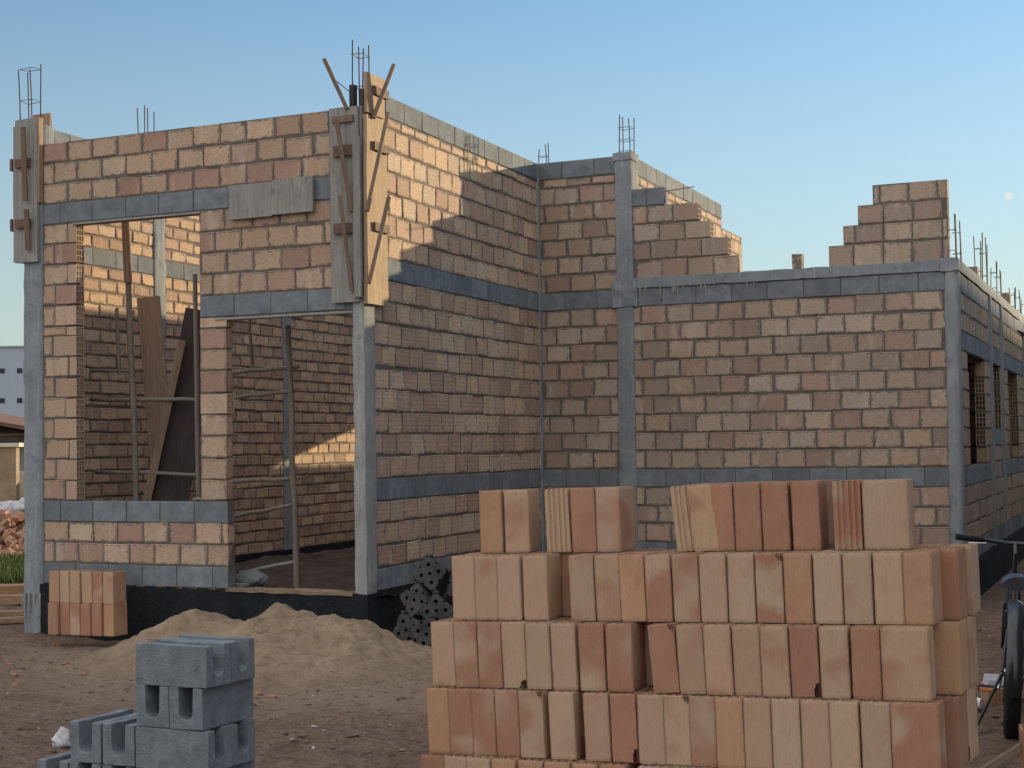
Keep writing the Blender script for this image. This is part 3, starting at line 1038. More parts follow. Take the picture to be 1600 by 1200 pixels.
f1 = tag(empty('column_formwork', (0, 0, 2.56)), 'timber formwork with jutting sticks clamped round the top of the front corner column', 'formwork')
f1.location = (0, 0, 0)
board_obj('front_board', f1, -0.305, -0.012, -0.050, -0.024, 2.565, 4.30, 'board')
board_obj('edge_board', f1, -0.048, 0.024, -0.086, -0.052, 2.60, 4.02, 'board')
MBm = Matrix.Rotation(Wm, 4, 'Z')
board_obj('side_board', f1, -0.05, 0.36, -0.068, -0.036, 2.545, 4.22, 'board_warm', mx=MBm)
board_obj('side_board', f1, -0.035, 0.32, -0.072, -0.040, 4.24, 4.60, 'board_warm', mx=MBm)
board_obj('post', f1, -0.105, -0.060, -0.03, 0.03, 4.20, 4.50, 'ply')
for z in (3.20, 3.92, 4.42):
    board_obj('cleat', f1, 0.06, 0.36, -0.095, -0.073, z, z + 0.075, 'redwood', warp=0.004, mx=MBm)
for z in (3.17, 3.86):
    board_obj('cleat', f1, -0.25, -0.05, -0.085, -0.052, z, z + 0.095, 'redwood', warp=0.004)
board_obj('cleat', f1, -0.26, -0.05, -0.080, -0.052, 4.16, 4.22, 'stick', warp=0.004)
# sticks on the lane side lean outwards
for s0, z0, s1, z1, out in ((-0.085, 3.35, 0.08, 4.245, 0.145), (-0.05, 2.72, 0.10, 3.49, 0.135), (0.07, 4.20, 0.22, 4.70, 0.14)):
    p0 = MBm @ Vector((s0, -0.082, z0)); p1 = MBm @ Vector((s1, -0.075 - out, z1))
    stick('prop_stick', f1, p0, p1, (0.035, 0.045), 'stick')
for p0, p1 in (((-0.071, -0.075, 3.36), (-0.15, -0.18, 4.16)), ((-0.072, -0.075, 2.66), (-0.125, -0.18, 3.495)), ((-0.12, -0.05, 4.28), (-0.275, -0.18, 4.72))):
    stick('prop_stick', f1, p0, p1, (0.035, 0.045), 'stick')
mb = MB()
mb.tube([(-0.215, -0.13, 4.55), (-0.1, -0.02, 4.43)], 0.004, 5)
mb.build('tie_wire', M['steel'], f1, True)

f2 = tag(empty('column_formwork', (0, 0, 0)), 'grey plank formwork with two cleats clamped on the far left column', 'formwork')
board_obj('front_board', f2, -3.955, -3.672, -0.056, -0.026, 3.14, 4.56, 'board')
board_obj('back_board', f2, -3.96, -3.74, 0.20, 0.23, 3.2, 4.66, 'board_warm')
board_obj('side_board', f2, -3.672, -3.650, -0.05, 0.01, 3.72, 4.56, 'board_warm')
board_obj('side_board', f2, -3.985, -3.957, -0.05, 0.20, 3.15, 4.50, 'board')
for z in (3.48, 4.08):
    board_obj('cleat', f2, -3.93, -3.75, -0.088, -0.058, z, z + 0.085, 'redwood', warp=0.004)
    board_obj('cleat', f2, -4.02, -3.99, -0.06, 0.0, z - 0.02, z + 0.1, 'redwood', warp=0.004)
stick('prop_stick', f2, (-3.771, -0.075, 3.26), (-3.735, -0.14, 3.65), (0.045, 0.03), 'stick')
stick('prop_stick', f2, (-3.786, -0.10, 3.74), (-3.766, -0.15, 4.46), (0.05, 0.035), 'stick')

pb = MB()
pb.rough(-1.40, -0.93, -0.052, -0.024, 3.385, 3.70, 0.07, 0.006, sc=3)
pb.rough(-0.925, -0.485, -0.056, -0.026, 3.395, 3.715, 0.07, 0.006, sc=3)
tag(pb.build('shutter_board', M['board'], None), 'cement stained grey plank panel nailed on the wall above the doorway', 'board')

# ------------------------------------------------------------------ timber in the room
sc1 = tag(empty('scaffold_frame', (0, 0, 0)), 'rough pole frame with two rails standing behind the window opening', 'scaffold')
def pole(parent, a, b, r, mat, name='pole'):
    a, b = Vector(a), Vector(b)
    rng = R_(int(abs(a.x * 1000) + abs(b.z * 77)))
    pts = []
    for i in range(7):
        t = i / 6
        p = a.lerp(b, t) + Vector((rng.uniform(-1, 1), rng.uniform(-1, 1), rng.uniform(-1, 1))) * 0.008
        pts.append(p)
    mb = MB(); mb.tube(pts, [r * (1 - 0.15 * i / 6) for i in range(7)], 8)
    o = mb.build(name, M['pole' if mat == 'stick' else mat], parent, True)
    return o
pole(sc1, (-2.985, 0.62, -0.06), (-3.10, 0.60, 3.45), 0.034, 'stick')
stick('plank', sc1, (-3.05, 0.55, 2.95), (-3.085, 0.55, 3.62), (0.075, 0.025), 'stick')
pole(sc1, (-2.235, 0.62, -0.06), (-2.275, 0.60, 2.99), 0.026, 'stick')
pole(sc1, (-3.62, 0.66, 1.80), (-2.22, 0.66, 1.765), 0.022, 'stick', 'rail')
pole(sc1, (-3.58, 0.67, 1.075), (-2.2, 0.67, 1.03), 0.022, 'stick', 'rail')
pole(sc1, (-3.62, 0.67, 2.09), (-3.04, 0.67, 2.07), 0.018, 'stick', 'rail')
pole(sc1, (-3.26, 0.66, 2.05), (-3.28, 0.66, 2.72), 0.02, 'stick', 'upright')
# leaning boards
t = stick('leaning_plank', None, (-3.00, 1.15, -0.05), (-3.38, 1.28, 2.88), (0.24, 0.024), 'old_plank')
tag(t, 'wide pale plank leaning inside the room behind the window, lit at its top', 'plank')
t = stick('plywood_sheet', None, (-2.90, 0.74, -0.05), (-2.37, 0.88, 2.66), (0.38, 0.02), 'ply')
tag(t, 'dark plywood sheet leaning diagonally inside the window opening', 'plywood')
t = stick('leaning_plank', None, (-3.10, 0.60, -0.05), (-2.52, 0.72, 2.36), (0.08, 0.03), 'stick')
tag(t, 'narrow brown timber leaning against the plywood sheet inside the window', 'plank')

sc2 = tag(empty('scaffold_frame', (0, 0, 0)), 'pole and rail timber frame standing inside the doorway', 'scaffold')
pole(sc2, (-1.13, 0.62, -0.06), (-1.19, 0.60, 2.45), 0.032, 'stick')
for z0, z1 in ((2.02, 2.06), (1.77, 1.83), (0.97, 0.99), (0.62, 0.76)):
    pole(sc2, (-1.95, 0.66, z0), (-1.12, 0.66, z1), 0.022, 'stick', 'rail')
pole(sc2, (-1.66, 0.68, 2.05), (-1.70, 0.68, 2.62), 0.018, 'stick', 'upright')
pole(sc2, (-1.62, 1.4, -0.05), (-1.64, 1.4, 0.6), 0.016, 'stick', 'upright')
pole(sc2, (-1.72, 0.55, 0.10), (-1.12, 0.60, 0.22), 0.02, 'board', 'rail')
t = MB(); t.rough(-2.3, -1.45, 0.2, 0.32, 0.0, 0.028, 0.05, 0.006)
tag(t.build('short_plank', M['board'], None), 'short board lying on the dirt just inside the doorway', 'plank')
t = MB(); t.rough(-1.78, -1.55, 2.9, 3.22, -0.07, 0.11, 0.03, 0.006)
tag(t.build('concrete_block', M['ublock'], None), 'lone grey block standing on the dirt floor inside the doorway', 'block')
t = MB(); t.blob((-1.52, 0.42, 0.05), 0.13, 4, sub=3, squash=(1.25, 0.8, 0.65), amp=0.35)
tag(t.build('cement_sack', M['greywall'], None, True), 'lumpy grey sack lying just inside the door sill', 'sack')
t = MB(); t.blob((-1.42, 2.55, 0.01), 0.10, 9, sub=3, squash=(1.3, 0.8, 0.55), amp=0.9); t.blob((-1.30, 2.50, 0.0), 0.06, 12, sub=3, squash=(1.3, 0.8, 0.6), amp=0.9)
tag(t.build('plastic_bag', M['green'], None, True), 'crumpled green plastic bag on the dirt floor inside the doorway', 'bag')
t = MB()
rngp = R_(77)
for i, (x, y, z) in enumerate(((-1.86, 0.10, 0.814), (-1.83, 0.08, 0.822))):
    t.blob((x, y - 0.04, z), 0.03, i + 40, sub=2, squash=(1.6, 0.7, 0.5), amp=0.4)
tag(t.build('mortar_lump', M['stone'], None, True), 'small pale mortar lump lying on the window sill', 'mortar')

# ------------------------------------------------------------------ hollow bricks (loose)
BW, BD, BH = 0.117, 0.19, 0.29


def brick_mesh(name, chip=None, groove=False, seed=0):
    """nine-hole brick standing on end, holes along z; chip = (face side, top/bottom) breaks a corner open"""
    rng = R_(seed)
    mb = MB()
    hx, hy, hz = BW / 2, BD / 2, BH / 2
    nxx, nzz = 12, 24
    def keep(u, v):
        if not chip:
            return True
        side, bot, cw_, chh = chip
        du = (1 - u) if side > 0 else u
        dv = v if bot else 1 - v
        return (du / cw_) ** 2 + (dv / chh) ** 2 > 1.0 + 0.55 * noise.noise(Vector((u * 7, v * 16, seed)))
    # outer skin
    def skin(P, flip, chippable, nu):
        ids = {}; vs = []; fs = []
        nzz = 24
        if chip and chippable: nu, nzz = 36, 84
        for i in range(nu):
            for k in range(nzz):
                if chippable and not keep((i + 0.5) / nu, (k + 0.5) / nzz):
                    continue
                q = []
                for di, dk in ((0, 0), (1, 0), (1, 1), (0, 1)):
                    key = (i + di, k + dk)
                    if key not in ids:
                        ids[key] = len(vs); vs.append(P(key[0] / nu, key[1] / nzz))
                    q.append(ids[key])
                fs.append(q[::-1] if flip else q)
        mb.add(vs, fs)
    def edge(u, v, p, nrm):
        # soften the arrises a little and let the face wander
        e = min(u, 1 - u)
        k = 0.0
        if e < 1e-6: k = 0.0025
        w_ = 0.0015 * noise.noise(Vector((u * 3 + seed, v * 4, seed * 1.3)))
        if groove and nrm.y < -0.5:
            uu = u
            for c in (0.22, 0.42, 0.64, 0.84):
                if abs(uu - c) < 0.045:
                    w_ -= 0.006
        if (v < 1e-6 or v > 1 - 1e-6) and True:
            w_ -= 0.001 + 0.002 * rng.random()
        return p + nrm * (w_ - k)
    nx_g = 48 if groove else nxx
    skin(lambda u, v: edge(u, v, Vector((-hx + BW * u, -hy, -hz + BH * v)), Vector((0, -1, 0))), False, True, nx_g)
    skin(lambda u, v: edge(u, v, Vector((-hx + BW * u, hy, -hz + BH * v)), Vector((0, 1, 0))), True, False, nxx)
    skin(lambda u, v: edge(u, v, Vector((hx, -hy + BD * u, -hz + BH * v)), Vector((1, 0, 0))), False, False, nxx)
    skin(lambda u, v: edge(u, v, Vector((-hx, -hy + BD * u, -hz + BH * v)), Vector((-1, 0, 0))), True, False, nxx)
    # cells and webs
    wb = 0.009
    cx_ = (BW - wb * 4) / 3; cy_ = (BD - wb * 4) / 3
    for i in range(3):
        for j in range(3):
            x0 = -hx + wb + i * (cx_ + wb); x1 = x0 + cx_
            y0 = -hy + wb + j * (cy_ + wb); y1 = y0 + cy_
            z0, z1 = -hz, hz
            vs = [Vector((x, y, z)) for z in (z0, z1) for x, y in ((x0, y0), (x1, y0), (x1, y1), (x0, y1))]
            fs = []
            for k in range(4):
                k2 = (k + 1) % 4
                if chip and j == 0 and k == 0 and ((i == 2 and chip[0] > 0) or (i == 0 and chip[0] < 0)):
                    # front web broken away near the chip
                    b0, b1 = (z0 + BH * chip[3] * 0.8, z1) if chip[1] else (z0, z1 - BH * chip[3] * 0.8)
                    mb.add([Vector((x0, y0, b0)), Vector((x1, y0, b0)), Vector((x1, y0, b1)), Vector((x0, y0, b1))], [(3, 2, 1, 0)])
                    continue
                fs.append((k + 4, k2 + 4, k2, k))
            mb.add(vs, fs)
    # end faces: webs only, with a ragged height
    def frame(z, flip):
        xs_ = [-hx + 0.0022]
        for i in range(3):
            xs_ += [-hx + wb + i * (cx_ + wb), -hx + wb + i * (cx_ + wb) + cx_]
        xs_.append(hx - 0.0022)
        ys_ = [-hy + 0.0022]
        for j in range(3):
            ys_ += [-hy + wb + j * (cy_ + wb), -hy + wb + j * (cy_ + wb) + cy_]
        ys_.append(hy - 0.0022)
        vs = [Vector((x, y, z)) for y in ys_ for x in xs_]
        n = len(xs_)
        fs = []
        for j in range(n - 1):
            for i in range(n - 1):
                if i % 2 == 1 and j % 2 == 1:
                    continue
                q = (j * n + i, j * n + i + 1, (j + 1) * n + i + 1, (j + 1) * n + i)
                fs.append(q[::-1] if flip else q)
        mb.add(vs, fs)
    frame(hz - 0.001, False)
    frame(-hz + 0.001, True)
    me = bpy.data.meshes.new(name)
    me.from_pydata([tuple(v) for v in mb.v], [], mb.f)
    me.materials.append(M['loose'])
    me.update()
    return me


ME = {
    'plain': [brick_mesh('hollow_brick', None, False, i) for i in range(4)],
    'groove': [brick_mesh('grooved_brick', None, True, 9)],
    'chip': [brick_mesh('chipped_brick', (1, True, 0.30, 0.14), False, 5), brick_mesh('chipped_brick', (1, True, 0.22, 0.22), False, 6), brick_mesh('chipped_brick', (1, False, 0.28, 0.09), False, 7)],
}
COL = {
    'B': ((0.50, 0.325, 0.215), 0.05, 'buff'), 'O': ((0.49, 0.285, 0.17), 0.05, 'orange buff'), 'P': ((0.51, 0.355, 0.24), 0.05, 'pale'),
    'R': ((0.41, 0.205, 0.13), 0.2, 'red'), 'r': ((0.50, 0.355, 0.245), 0.42, 'pale red-stained'), 'x': ((0.50, 0.355, 0.25), 0.58, 'pale red-blotched'),
    'm': ((0.48, 0.335, 0.235), 0.33, 'pinkish buff'), 'G': ((0.48, 0.335, 0.22), 0.05, 'buff grooved'), 'g': ((0.46, 0.335, 0.24), 0.40, 'grooved pale red-footed'),
}
ORD = 'first second third fourth fifth sixth seventh eighth ninth tenth eleventh twelfth thirteenth fourteenth fifteenth sixteenth seventeenth eighteenth nineteenth twentieth'.split()
STACK = {
    1: (-5.45, [(3.953, 'O', 0, 0), (4.07, 'B', 0, 9), (4.293, 'G', -1, 0), (4.416, 'R', -1, 4), (4.544, 'B', 0, 0), (4.915, 'G', -5, 0), (4.989, 'B', -6, 3), (5.072, 'R', -1, 0), (5.197, 'R', 0, 0), (5.32, 'R', -0.5, 0), (5.445, 'R', -0.5, 4), (5.634, 'g', 0, 0), (5.795, 'Pwc', 0, 0)]),
    2: (-5.62, [(3.894, 'B', 0, 0), (4.009, 'B', 0, 0), (4.124, 'B', -0.5, 0), (4.248, 'B', 0, 3), (4.482, 'm', -1, 0), (4.605, 'B', -1, 0), (4.722, 'O', -1, 0), (4.844, 'r', -1, 0), (4.968, 'r', -1, 0), (5.091, 'B', -0.5, 0), (5.214, 'P', 0, 0), (5.34, 'xc', 0, 0), (5.463, 'O', 0, 0), (5.588, 'P', 0, 0), (5.713, 'P', 0, 0), (5.837, 'P', 0, 0), (5.957, 'O', 0, 0)]),
    3: (-5.7, [(3.826, 'B', -1, 0), (3.944, 'x', -1.5, 0), (4.064, 'x', -1, 0), (4.183, 'Pc', -1, 0), (4.304, 'P', -1, 0), (4.425, 'B', -1, 0), (4.555, 'r', -1, 3), (4.684, 'x', -0.5, 4), (4.891, 'Rc', -3.5, 0), (5.014, 'B', -2, 0), (5.136, 'B', -1.5, 0), (5.259, 'B', -1, 0), (5.381, 'B', -1, 0), (5.503, 'Rc', -0.8, 0), (5.628, 'r', -0.5, 2), (5.759, 'x', 0, 0), (5.917, 'Bw', 0, 0)]),
    4: (-5.75, [(3.823, 'O', -1, 0), (3.937, 'x', -1, 0), (4.053, 'm', -1, 0), (4.17, 'x', -1, 0), (4.292, 'rc', -1, 0), (4.432, 'P', -1, 3), (4.599, 'B', -1, 0), (4.724, 'Rc', -1, 0), (4.849, 'B', -0.5, 0), (4.964, 'Pc', 0, 0), (5.078, 'r', -0.5, 0), (5.198, 'O', -0.5, 0), (5.318, 'B', 0, 0), (5.439, 'P', 0, 0), (5.559, 'B', 0, 0), (5.68, 'P', 0, 0), (5.804, 'P', 0, 0), (5.961, 'xw', 0, 0)]),
    5: (-5.8, [(3.824, 'R', -1, 0), (3.939, 'B', 0, 0), (4.053, 'P', 0, 0), (4.177, 'O', 0, 0), (4.306, 'O', 0, 0), (4.433, 'O', 0, 0), (4.563, 'O', 0, 0), (4.686, 'R', 0, 3), (4.87, 'P', 0, 0), (4.993, 'P', 0, 0), (5.115, 'B', 0, 0), (5.24, 'x', 0, 0), (5.362, 'B', 0, 0), (5.482, 'P', 0, 0), (5.603, 'B', 0, 0), (5.721, 'O', 0, 0), (5.838, 'P', 0, 0), (5.993, 'Bw', 0, 0)]),
}
BOT = {1: (0.781, 0.836), 2: (0.488, 0.543), 3: (0.195, 0.250), 4: (-0.098, -0.043), 5: (-0.391, -0.336)}
LAYER = {1: 'top layer', 2: 'second layer from top', 3: 'third layer from top', 4: 'fourth layer from top', 5: 'bottom layer'}
SLOPE = math.atan(0.055 / 2.15)
brng = R_(99)


def put_brick(x, y, zb, style, tilt, rz, label, group):
    key = style[0]
    base, blot, word = COL[key]
    kind = 'groove' if key in 'Gg' else ('chip' if 'c' in style else 'plain')
    me = brng.choice(ME[kind])
    o = bpy.data.objects.new('hollow_brick', me)
    C.objects.link(o)
    k = brng.uniform(0.9, 1.08)
    o.color = (base[0] * k, base[1] * k * brng.uniform(0.975, 1.01), base[2] * k * brng.uniform(0.95, 1.05), blot + brng.uniform(-0.04, 0.04))
    wide = 'w' in style
    q = Matrix.Rotation(-SLOPE + rad(tilt), 4, 'Y') @ Matrix.Rotation(rad(rz) + (math.pi / 2 if wide else 0), 4, 'Z')
    o.matrix_world = Matrix.Translation((x, y, zb + BH / 2 + 0.001)) @ q
    tag(o, label, 'brick', group)
    return o


STYLEWORD = {'w': 'broad-faced ', 'c': 'chipped '}
for Lr, (y0, items) in STACK.items():
    nfront = len(items)
    for i, (x, st, tilt, rz) in enumerate(items):
        f = (x - 3.8) / 2.15
        zb = BOT[Lr][0] + (BOT[Lr][1] - BOT[Lr][0]) * f
        word = COL[st[0]][2]
        if 'c' in st[1:]: word += ' chipped'
        if abs(tilt) > 3: word += ' leaning'
        dep = BW if 'w' in st else BD
        yj = y0 + dep / 2 + brng.uniform(-0.006, 0.006)
        if Lr == 1 and i == 1: yj -= 0.0
        put_brick(x, yj, zb, st, tilt, rz + brng.uniform(-0.8, 0.8), f'{word} brick, {ORD[i]} from left, front row, {LAYER[Lr]} of big stack', 'bricks of the big stack')
    # rows behind
    for row in (1, 2):
        yb = y0 + BD * (row + 0.5) + 0.008 * row
        if Lr == 1 and row == 2:
            continue
        xs_ = []
        x = 3.86 + 0.02 * brng.random() if Lr > 1 else 4.0
        while x < 6.03 - (0.2 if Lr == 1 else 0):
            xs_.append(x); x += brng.uniform(0.117, 0.122)
        if row == 2:
            xs_ = xs_[-6:] if Lr > 1 else []
        for i, x in enumerate(xs_):
            if Lr == 1 and not (5.05 < x < 5.5):
                continue
            f = (x - 3.8) / 2.15
            zb = BOT[Lr][0] + (BOT[Lr][1] - BOT[Lr][0]) * f
            last = i == len(xs_) - 1
            st = brng.choice('BBOPPRrm')
            if last and row == 1: st = {2: 'R', 3: 'O', 4: 'R', 5: 'B'}.get(Lr, 'B')
            if last and row == 2: st = {2: 'P', 3: 'B', 4: 'Bc', 5: 'P'}[Lr]
            word = COL[st[0]][2]
            put_brick(x + (0.02 * brng.random() if last else 0), yb + brng.uniform(-0.004, 0.004), zb, st, 0, brng.uniform(-1, 1),
                      f'{word} brick, {ORD[len(xs_) - 1 - i]} from right, {"second" if row == 1 else "third"} row, {LAYER[Lr]} of big stack', 'bricks of the big stack')

# small stack at the left column: two layers
for Lr in (0, 1):
    for row in (0,):
        for i in range(6):
            x = -2.985 + i * 0.119 + brng.uniform(-0.004, 0.004)
            y = -0.52 + row * 0.2 + brng.uniform(-0.01, 0.01) + i * 0.012
            st = 'RRrRROB'[i] if Lr == 0 else 'OPBBrB'[i]
            if Lr == 0 and i == 5: st = 'O'
            put_brick(x, y, -0.405 + Lr * 0.292, st, brng.uniform(-1.2, 1.2), brng.uniform(-2, 2),
                      f'{COL[st[0]][2]} brick, {ORD[i]} from left, {"lower" if Lr == 0 else "upper"} layer of small stack', 'bricks of the small stack')

# ------------------------------------------------------------------ concrete channel blocks
UL, UW, UH = 0.39, 0.178, 0.183


def channel_mesh():
    import bmesh
    prof = [(-UW / 2, 0), (UW / 2, 0), (UW / 2, UH), (0.040, UH)]
    for i in range(9):
        a = math.pi * i / 8
        prof.append((0.036 * math.cos(a), 0.075 - 0.030 * math.sin(a)))
    prof += [(-0.040, UH), (-UW / 2, UH)]
    bm = bmesh.new()
    nseg = 10
    rings = []
    for k in range(nseg + 1):
        x = -UL / 2 + UL * k / nseg
        rings.append([bm.verts.new((x, y, z)) for y, z in prof])
    n = len(prof)
    for k in range(nseg):
        for i in range(n):
            j = (i + 1) % n
            bm.faces.new((rings[k][i], rings[k][j], rings[k + 1][j], rings[k + 1][i]))
    bm.faces.new(rings[0][::-1]); bm.faces.new(rings[-1])
    bmesh.ops.recalc_face_normals(bm, faces=bm.faces)
    ed = [e for e in bm.edges if len(e.link_faces) == 2 and e.calc_face_angle(0) > 0.9]
    bmesh.ops.bevel(bm, geom=ed, offset=0.004, segments=2, affect='EDGES', profile=0.6)
    for v in bm.verts:
        v.co += Vector(noise.noise_vector(v.co * 9)) * 0.003 + Vector(noise.noise_vector(v.co * 40)) * 0.0012
    bmesh.ops.triangulate(bm, faces=[f for f in bm.faces if len(f.verts) > 4])
    me = bpy.data.meshes.new('channel_block')
    bm.to_mesh(me); bm.free()
    me.materials.append(M['ublock'])
    return me


UM = channel_mesh()
UY, UX = -6.41, 2.648


def ublock(x, y, z, along_x, label):
    o = bpy.data.objects.new('channel_block', UM)
    C.objects.link(o)
    o.location = (x, y, z)
    o.rotation_euler = (0, 0, (0 if along_x else math.pi / 2) + brng.uniform(-0.02, 0.02))
    tag(o, label, 'block', 'grey channel blocks')


tops = [0.425, 0.240, 0.055, -0.130, -0.315]
names = ['top', 'second', 'third', 'fourth', 'lowest']
for r, zt in enumerate(tops):
    z = zt - UH - 0.001
    if r % 2 == 0:
        ublock(UX + UL / 2, UY + UW / 2, z, True, f'grey channel block at the front of the {names[r]} layer of the tall pile')
        ublock(UX + UL / 2, UY + UW * 1.5 + 0.004, z, True, f'grey channel block at the back of the {names[r]} layer of the tall pile')
    else:
        ublock(UX + UW / 2 + 0.001, UY + UL / 2, z, False, f'grey channel block on the left of the {names[r]} layer of the tall pile')
        ublock(UX + UW * 1.5 + 0.006, UY + UL / 2, z, False, f'grey channel block on the right of the {names[r]} layer of the tall pile')
ublock(UX - 0.295, UY + UL / 2 + 0.01, 0.052 - UH, False, 'grey channel block with open trough, left one of the low pair beside the tall pile')
ublock(UX - 0.099, UY + UL / 2 - 0.0, 0.055 - UH, False, 'grey channel block with open trough, right one of the low pair touching the tall pile')
for i, nm in enumerate(('nearest the tall pile', 'second from the tall pile', 'at the outer left end')):
    ublock(UX - 0.10 - 0.19 * i, UY + UL / 2, -0.130 - UH - 0.003, False, f'grey channel block under the low pair, {nm}')
    ublock(UX - 0.10 - 0.19 * i, UY + UL / 2, -0.315 - UH - 0.006, False, f'grey channel block on the soil, {nm}')

# ------------------------------------------------------------------ dark blocks by the recess wall
def dark_block_mesh():
    import bmesh
    mb = MB()
    a, h = 0.11, 0.075
    n = 12
    # plate with four round holes, built as a grid of cells each with an octagonal opening
    cells = 2
    cs_ = 2 * a / cells
    for sx in range(cells):
        for sy in range(cells):
            cx0 = -a + cs_ * (sx + 0.5); cy0 = -a + cs_ * (sy + 0.5)
            r = 0.017
            ring_o = []; ring_i = []
            for k in range(16):
                t = 2 * math.pi * (k + 0.5) / 16
                c, s_ = math.cos(t), math.sin(t)
                q = max(abs(c), abs(s_))
                ring_o.append((cx0 + c / q * cs_ / 2, cy0 + s_ / q * cs_ / 2)); ring_i.append((cx0 + c * r, cy0 + s_ * r))
            for z, fl in ((h, False), (-h, True)):
                vs = [Vector((x, y, z)) for x, y in ring_o] + [Vector((x, y, z)) for x, y in ring_i]
                fs = [(k, (k + 1) % 16, 16 + (k + 1) % 16, 16 + k) for k in range(16)]
                mb.add(vs, [f[::-1] for f in fs] if fl else fs)
            vs = [Vector((x, y, h)) for x, y in ring_i] + [Vector((x, y, -h)) for x, y in ring_i]
            mb.add(vs, [(k, (k + 1) % 16, 16 + (k + 1) % 16, 16 + k) for k in range(16)])
    for k, (x0, y0, x1, y1) in enumerate(((-a, -a, a, -a), (a, -a, a, a), (a, a, -a, a), (-a, a, -a, -a))):
        # sides with a shallow notch
        mb.add([Vector((x0, y0, -h)), Vector((x1, y1, -h)), Vector((x1, y1, h)), Vector((x0, y0, h))], [(0, 1, 2, 3)])
    # corner lugs
    for sx in (-1, 1):
        for sy in (-1, 1):
            mb.box(sx * a - 0.02, sx * a + 0.02, sy * a - 0.02, sy * a + 0.02, -h * 0.6, h * 0.6, 0, ch=0.005)
    me = bpy.data.meshes.new('holed_block')
    me.from_pydata([tuple(v) for v in mb.v], [], mb.f)
    me.materials.append(M['darkblock']); me.update()
    return me


DM = dark_block_mesh()
face = Matrix.Rotation(rad(90), 4, 'X')
spots = [(0.80, -0.16, 0.20, 32, 10, 'topmost dark holed block of the heap by the recess wall'),
         (0.99, -0.02, 0.10, 10, 35, 'dark holed block tucked behind the topmost one, against the brick stack side'),
         (0.70, -0.22, -0.02, 55, -5, 'dark holed block jutting left halfway up the heap'),
         (0.90, -0.26, -0.10, 40, 20, 'dark holed block in the middle of the heap, hole facing forward'),
         (0.68, -0.34, -0.26, 20, 0, 'dark holed block at the lower left of the heap'),
         (0.88, -0.38, -0.28, 62, 12, 'dark holed block at the foot of the heap in front'),
         (1.10, -0.16, -0.12, 25, 30, 'dark holed block on the right side of the heap, mid height'),
         (1.10, -0.28, -0.30, 48, 22, 'dark holed block at the lower right of the heap')]
for x, y, z, roll, yaw, lab in spots:
    o = bpy.data.objects.new('holed_block', DM); C.objects.link(o)
    o.matrix_world = Matrix.Translation((x - 0.05, y, z)) @ Matrix.Rotation(rad(yaw), 4, 'Z') @ Matrix.Rotation(rad(-10), 4, 'X') @ Matrix.Rotation(rad(roll), 4, 'Y') @ face
    tag(o, lab, 'block', 'dark holed blocks')

# ------------------------------------------------------------------ sand pile
def sand_pile():
    peaks = [(-0.98, -1.15, 0.42, 0.95), (-0.62, -1.12, 0.40, 0.9), (-0.27, -1.05, 0.46, 0.95), (0.0, -1.0, 0.43, 0.9), (0.27, -1.0, 0.46, 0.85), (0.50, -0.95, 0.36, 0.8), (0.05, -1.40, 0.34, 0.8), (-1.25, -1.35, 0.28, 0.9), (0.65, -0.75, 0.22, 0.7)]
    nx, ny = 150, 120
    x0, x1, y0, y1 = -2.6, 1.7, -2.9, -0.045
    vs = []
    for j in range(ny + 1):
        for i in range(nx + 1):
            x = x0 + (x1 - x0) * i / nx; y = y0 + (y1 - y0) * j / ny
            h = 0.0
            for px, py, hh, rr in peaks:
                d = math.hypot(x - px, (y - py) * 1.0)
                q = hh * max(0.0, 1.0 - d / rr)
                q = hh * math.exp(-1.9 * (math.sqrt((d / rr) ** 2 + 0.012)) ** 1.35)
                h = max(h, q) if abs(h - q) > 0.06 else max(h, q) + (0.06 - abs(h - q)) ** 2 / 0.24
            p = Vector((x, y, 0))
            h *= 1 + 0.16 * noise.noise(p * 2.2)
            h += 0.028 * (1 - abs(noise.noise(p * 3.1)) * 2.4) * min(1, h * 4) + 0.040 * noise.noise(p * 5.2) * min(1, h * 6) + 0.022 * noise.noise(p * 11) * min(1, h * 8) + 0.010 * noise.noise(p * 25) * min(1, h * 10)
            # thin spread that dies out under the soil
            e = math.sqrt(((x + 0.28) / 1.85) ** 2 + ((y + 0.95) / 1.35) ** 2) + 0.16 * noise.noise(p * 1.4) + 0.05 * noise.noise(p * 6)
            h = h * max(0.0, min(1.0, (1.12 - e) * 2.2)) + 0.03 * max(0, 1.0 - e) - 0.10 * max(0, e - 0.97)
            base = ground_z(x, y) + 0.045 * noise.noise(p * 0.9) + 0.028 * noise.noise(p * 2.7) + 0.016 * noise.noise(p * 8.0) + 0.008 * noise.noise(p * 19.0)
            vs.append(Vector((x, y, base + h - 0.006)))
    n = nx + 1
    fs = [(j * n + i, j * n + i + 1, (j + 1) * n + i + 1, (j + 1) * n + i) for j in range(ny) for i in range(nx)]
    mb = MB(); mb.add(vs, fs)
    tag(mb.build('sand_pile', M['sand'], None, True), 'low heap of pale brown sand in front of the doorway', 'sand pile')


sand_pile()

# ------------------------------------------------------------------ litter and clods on the ground
def on_ground(x, y):
    p = Vector((x, y, 0))
    return ground_z(x, y) + 0.045 * noise.noise(p * 0.9) + 0.028 * noise.noise(p * 2.7) + 0.016 * noise.noise(p * 8.0) + 0.008 * noise.noise(p * 19.0)


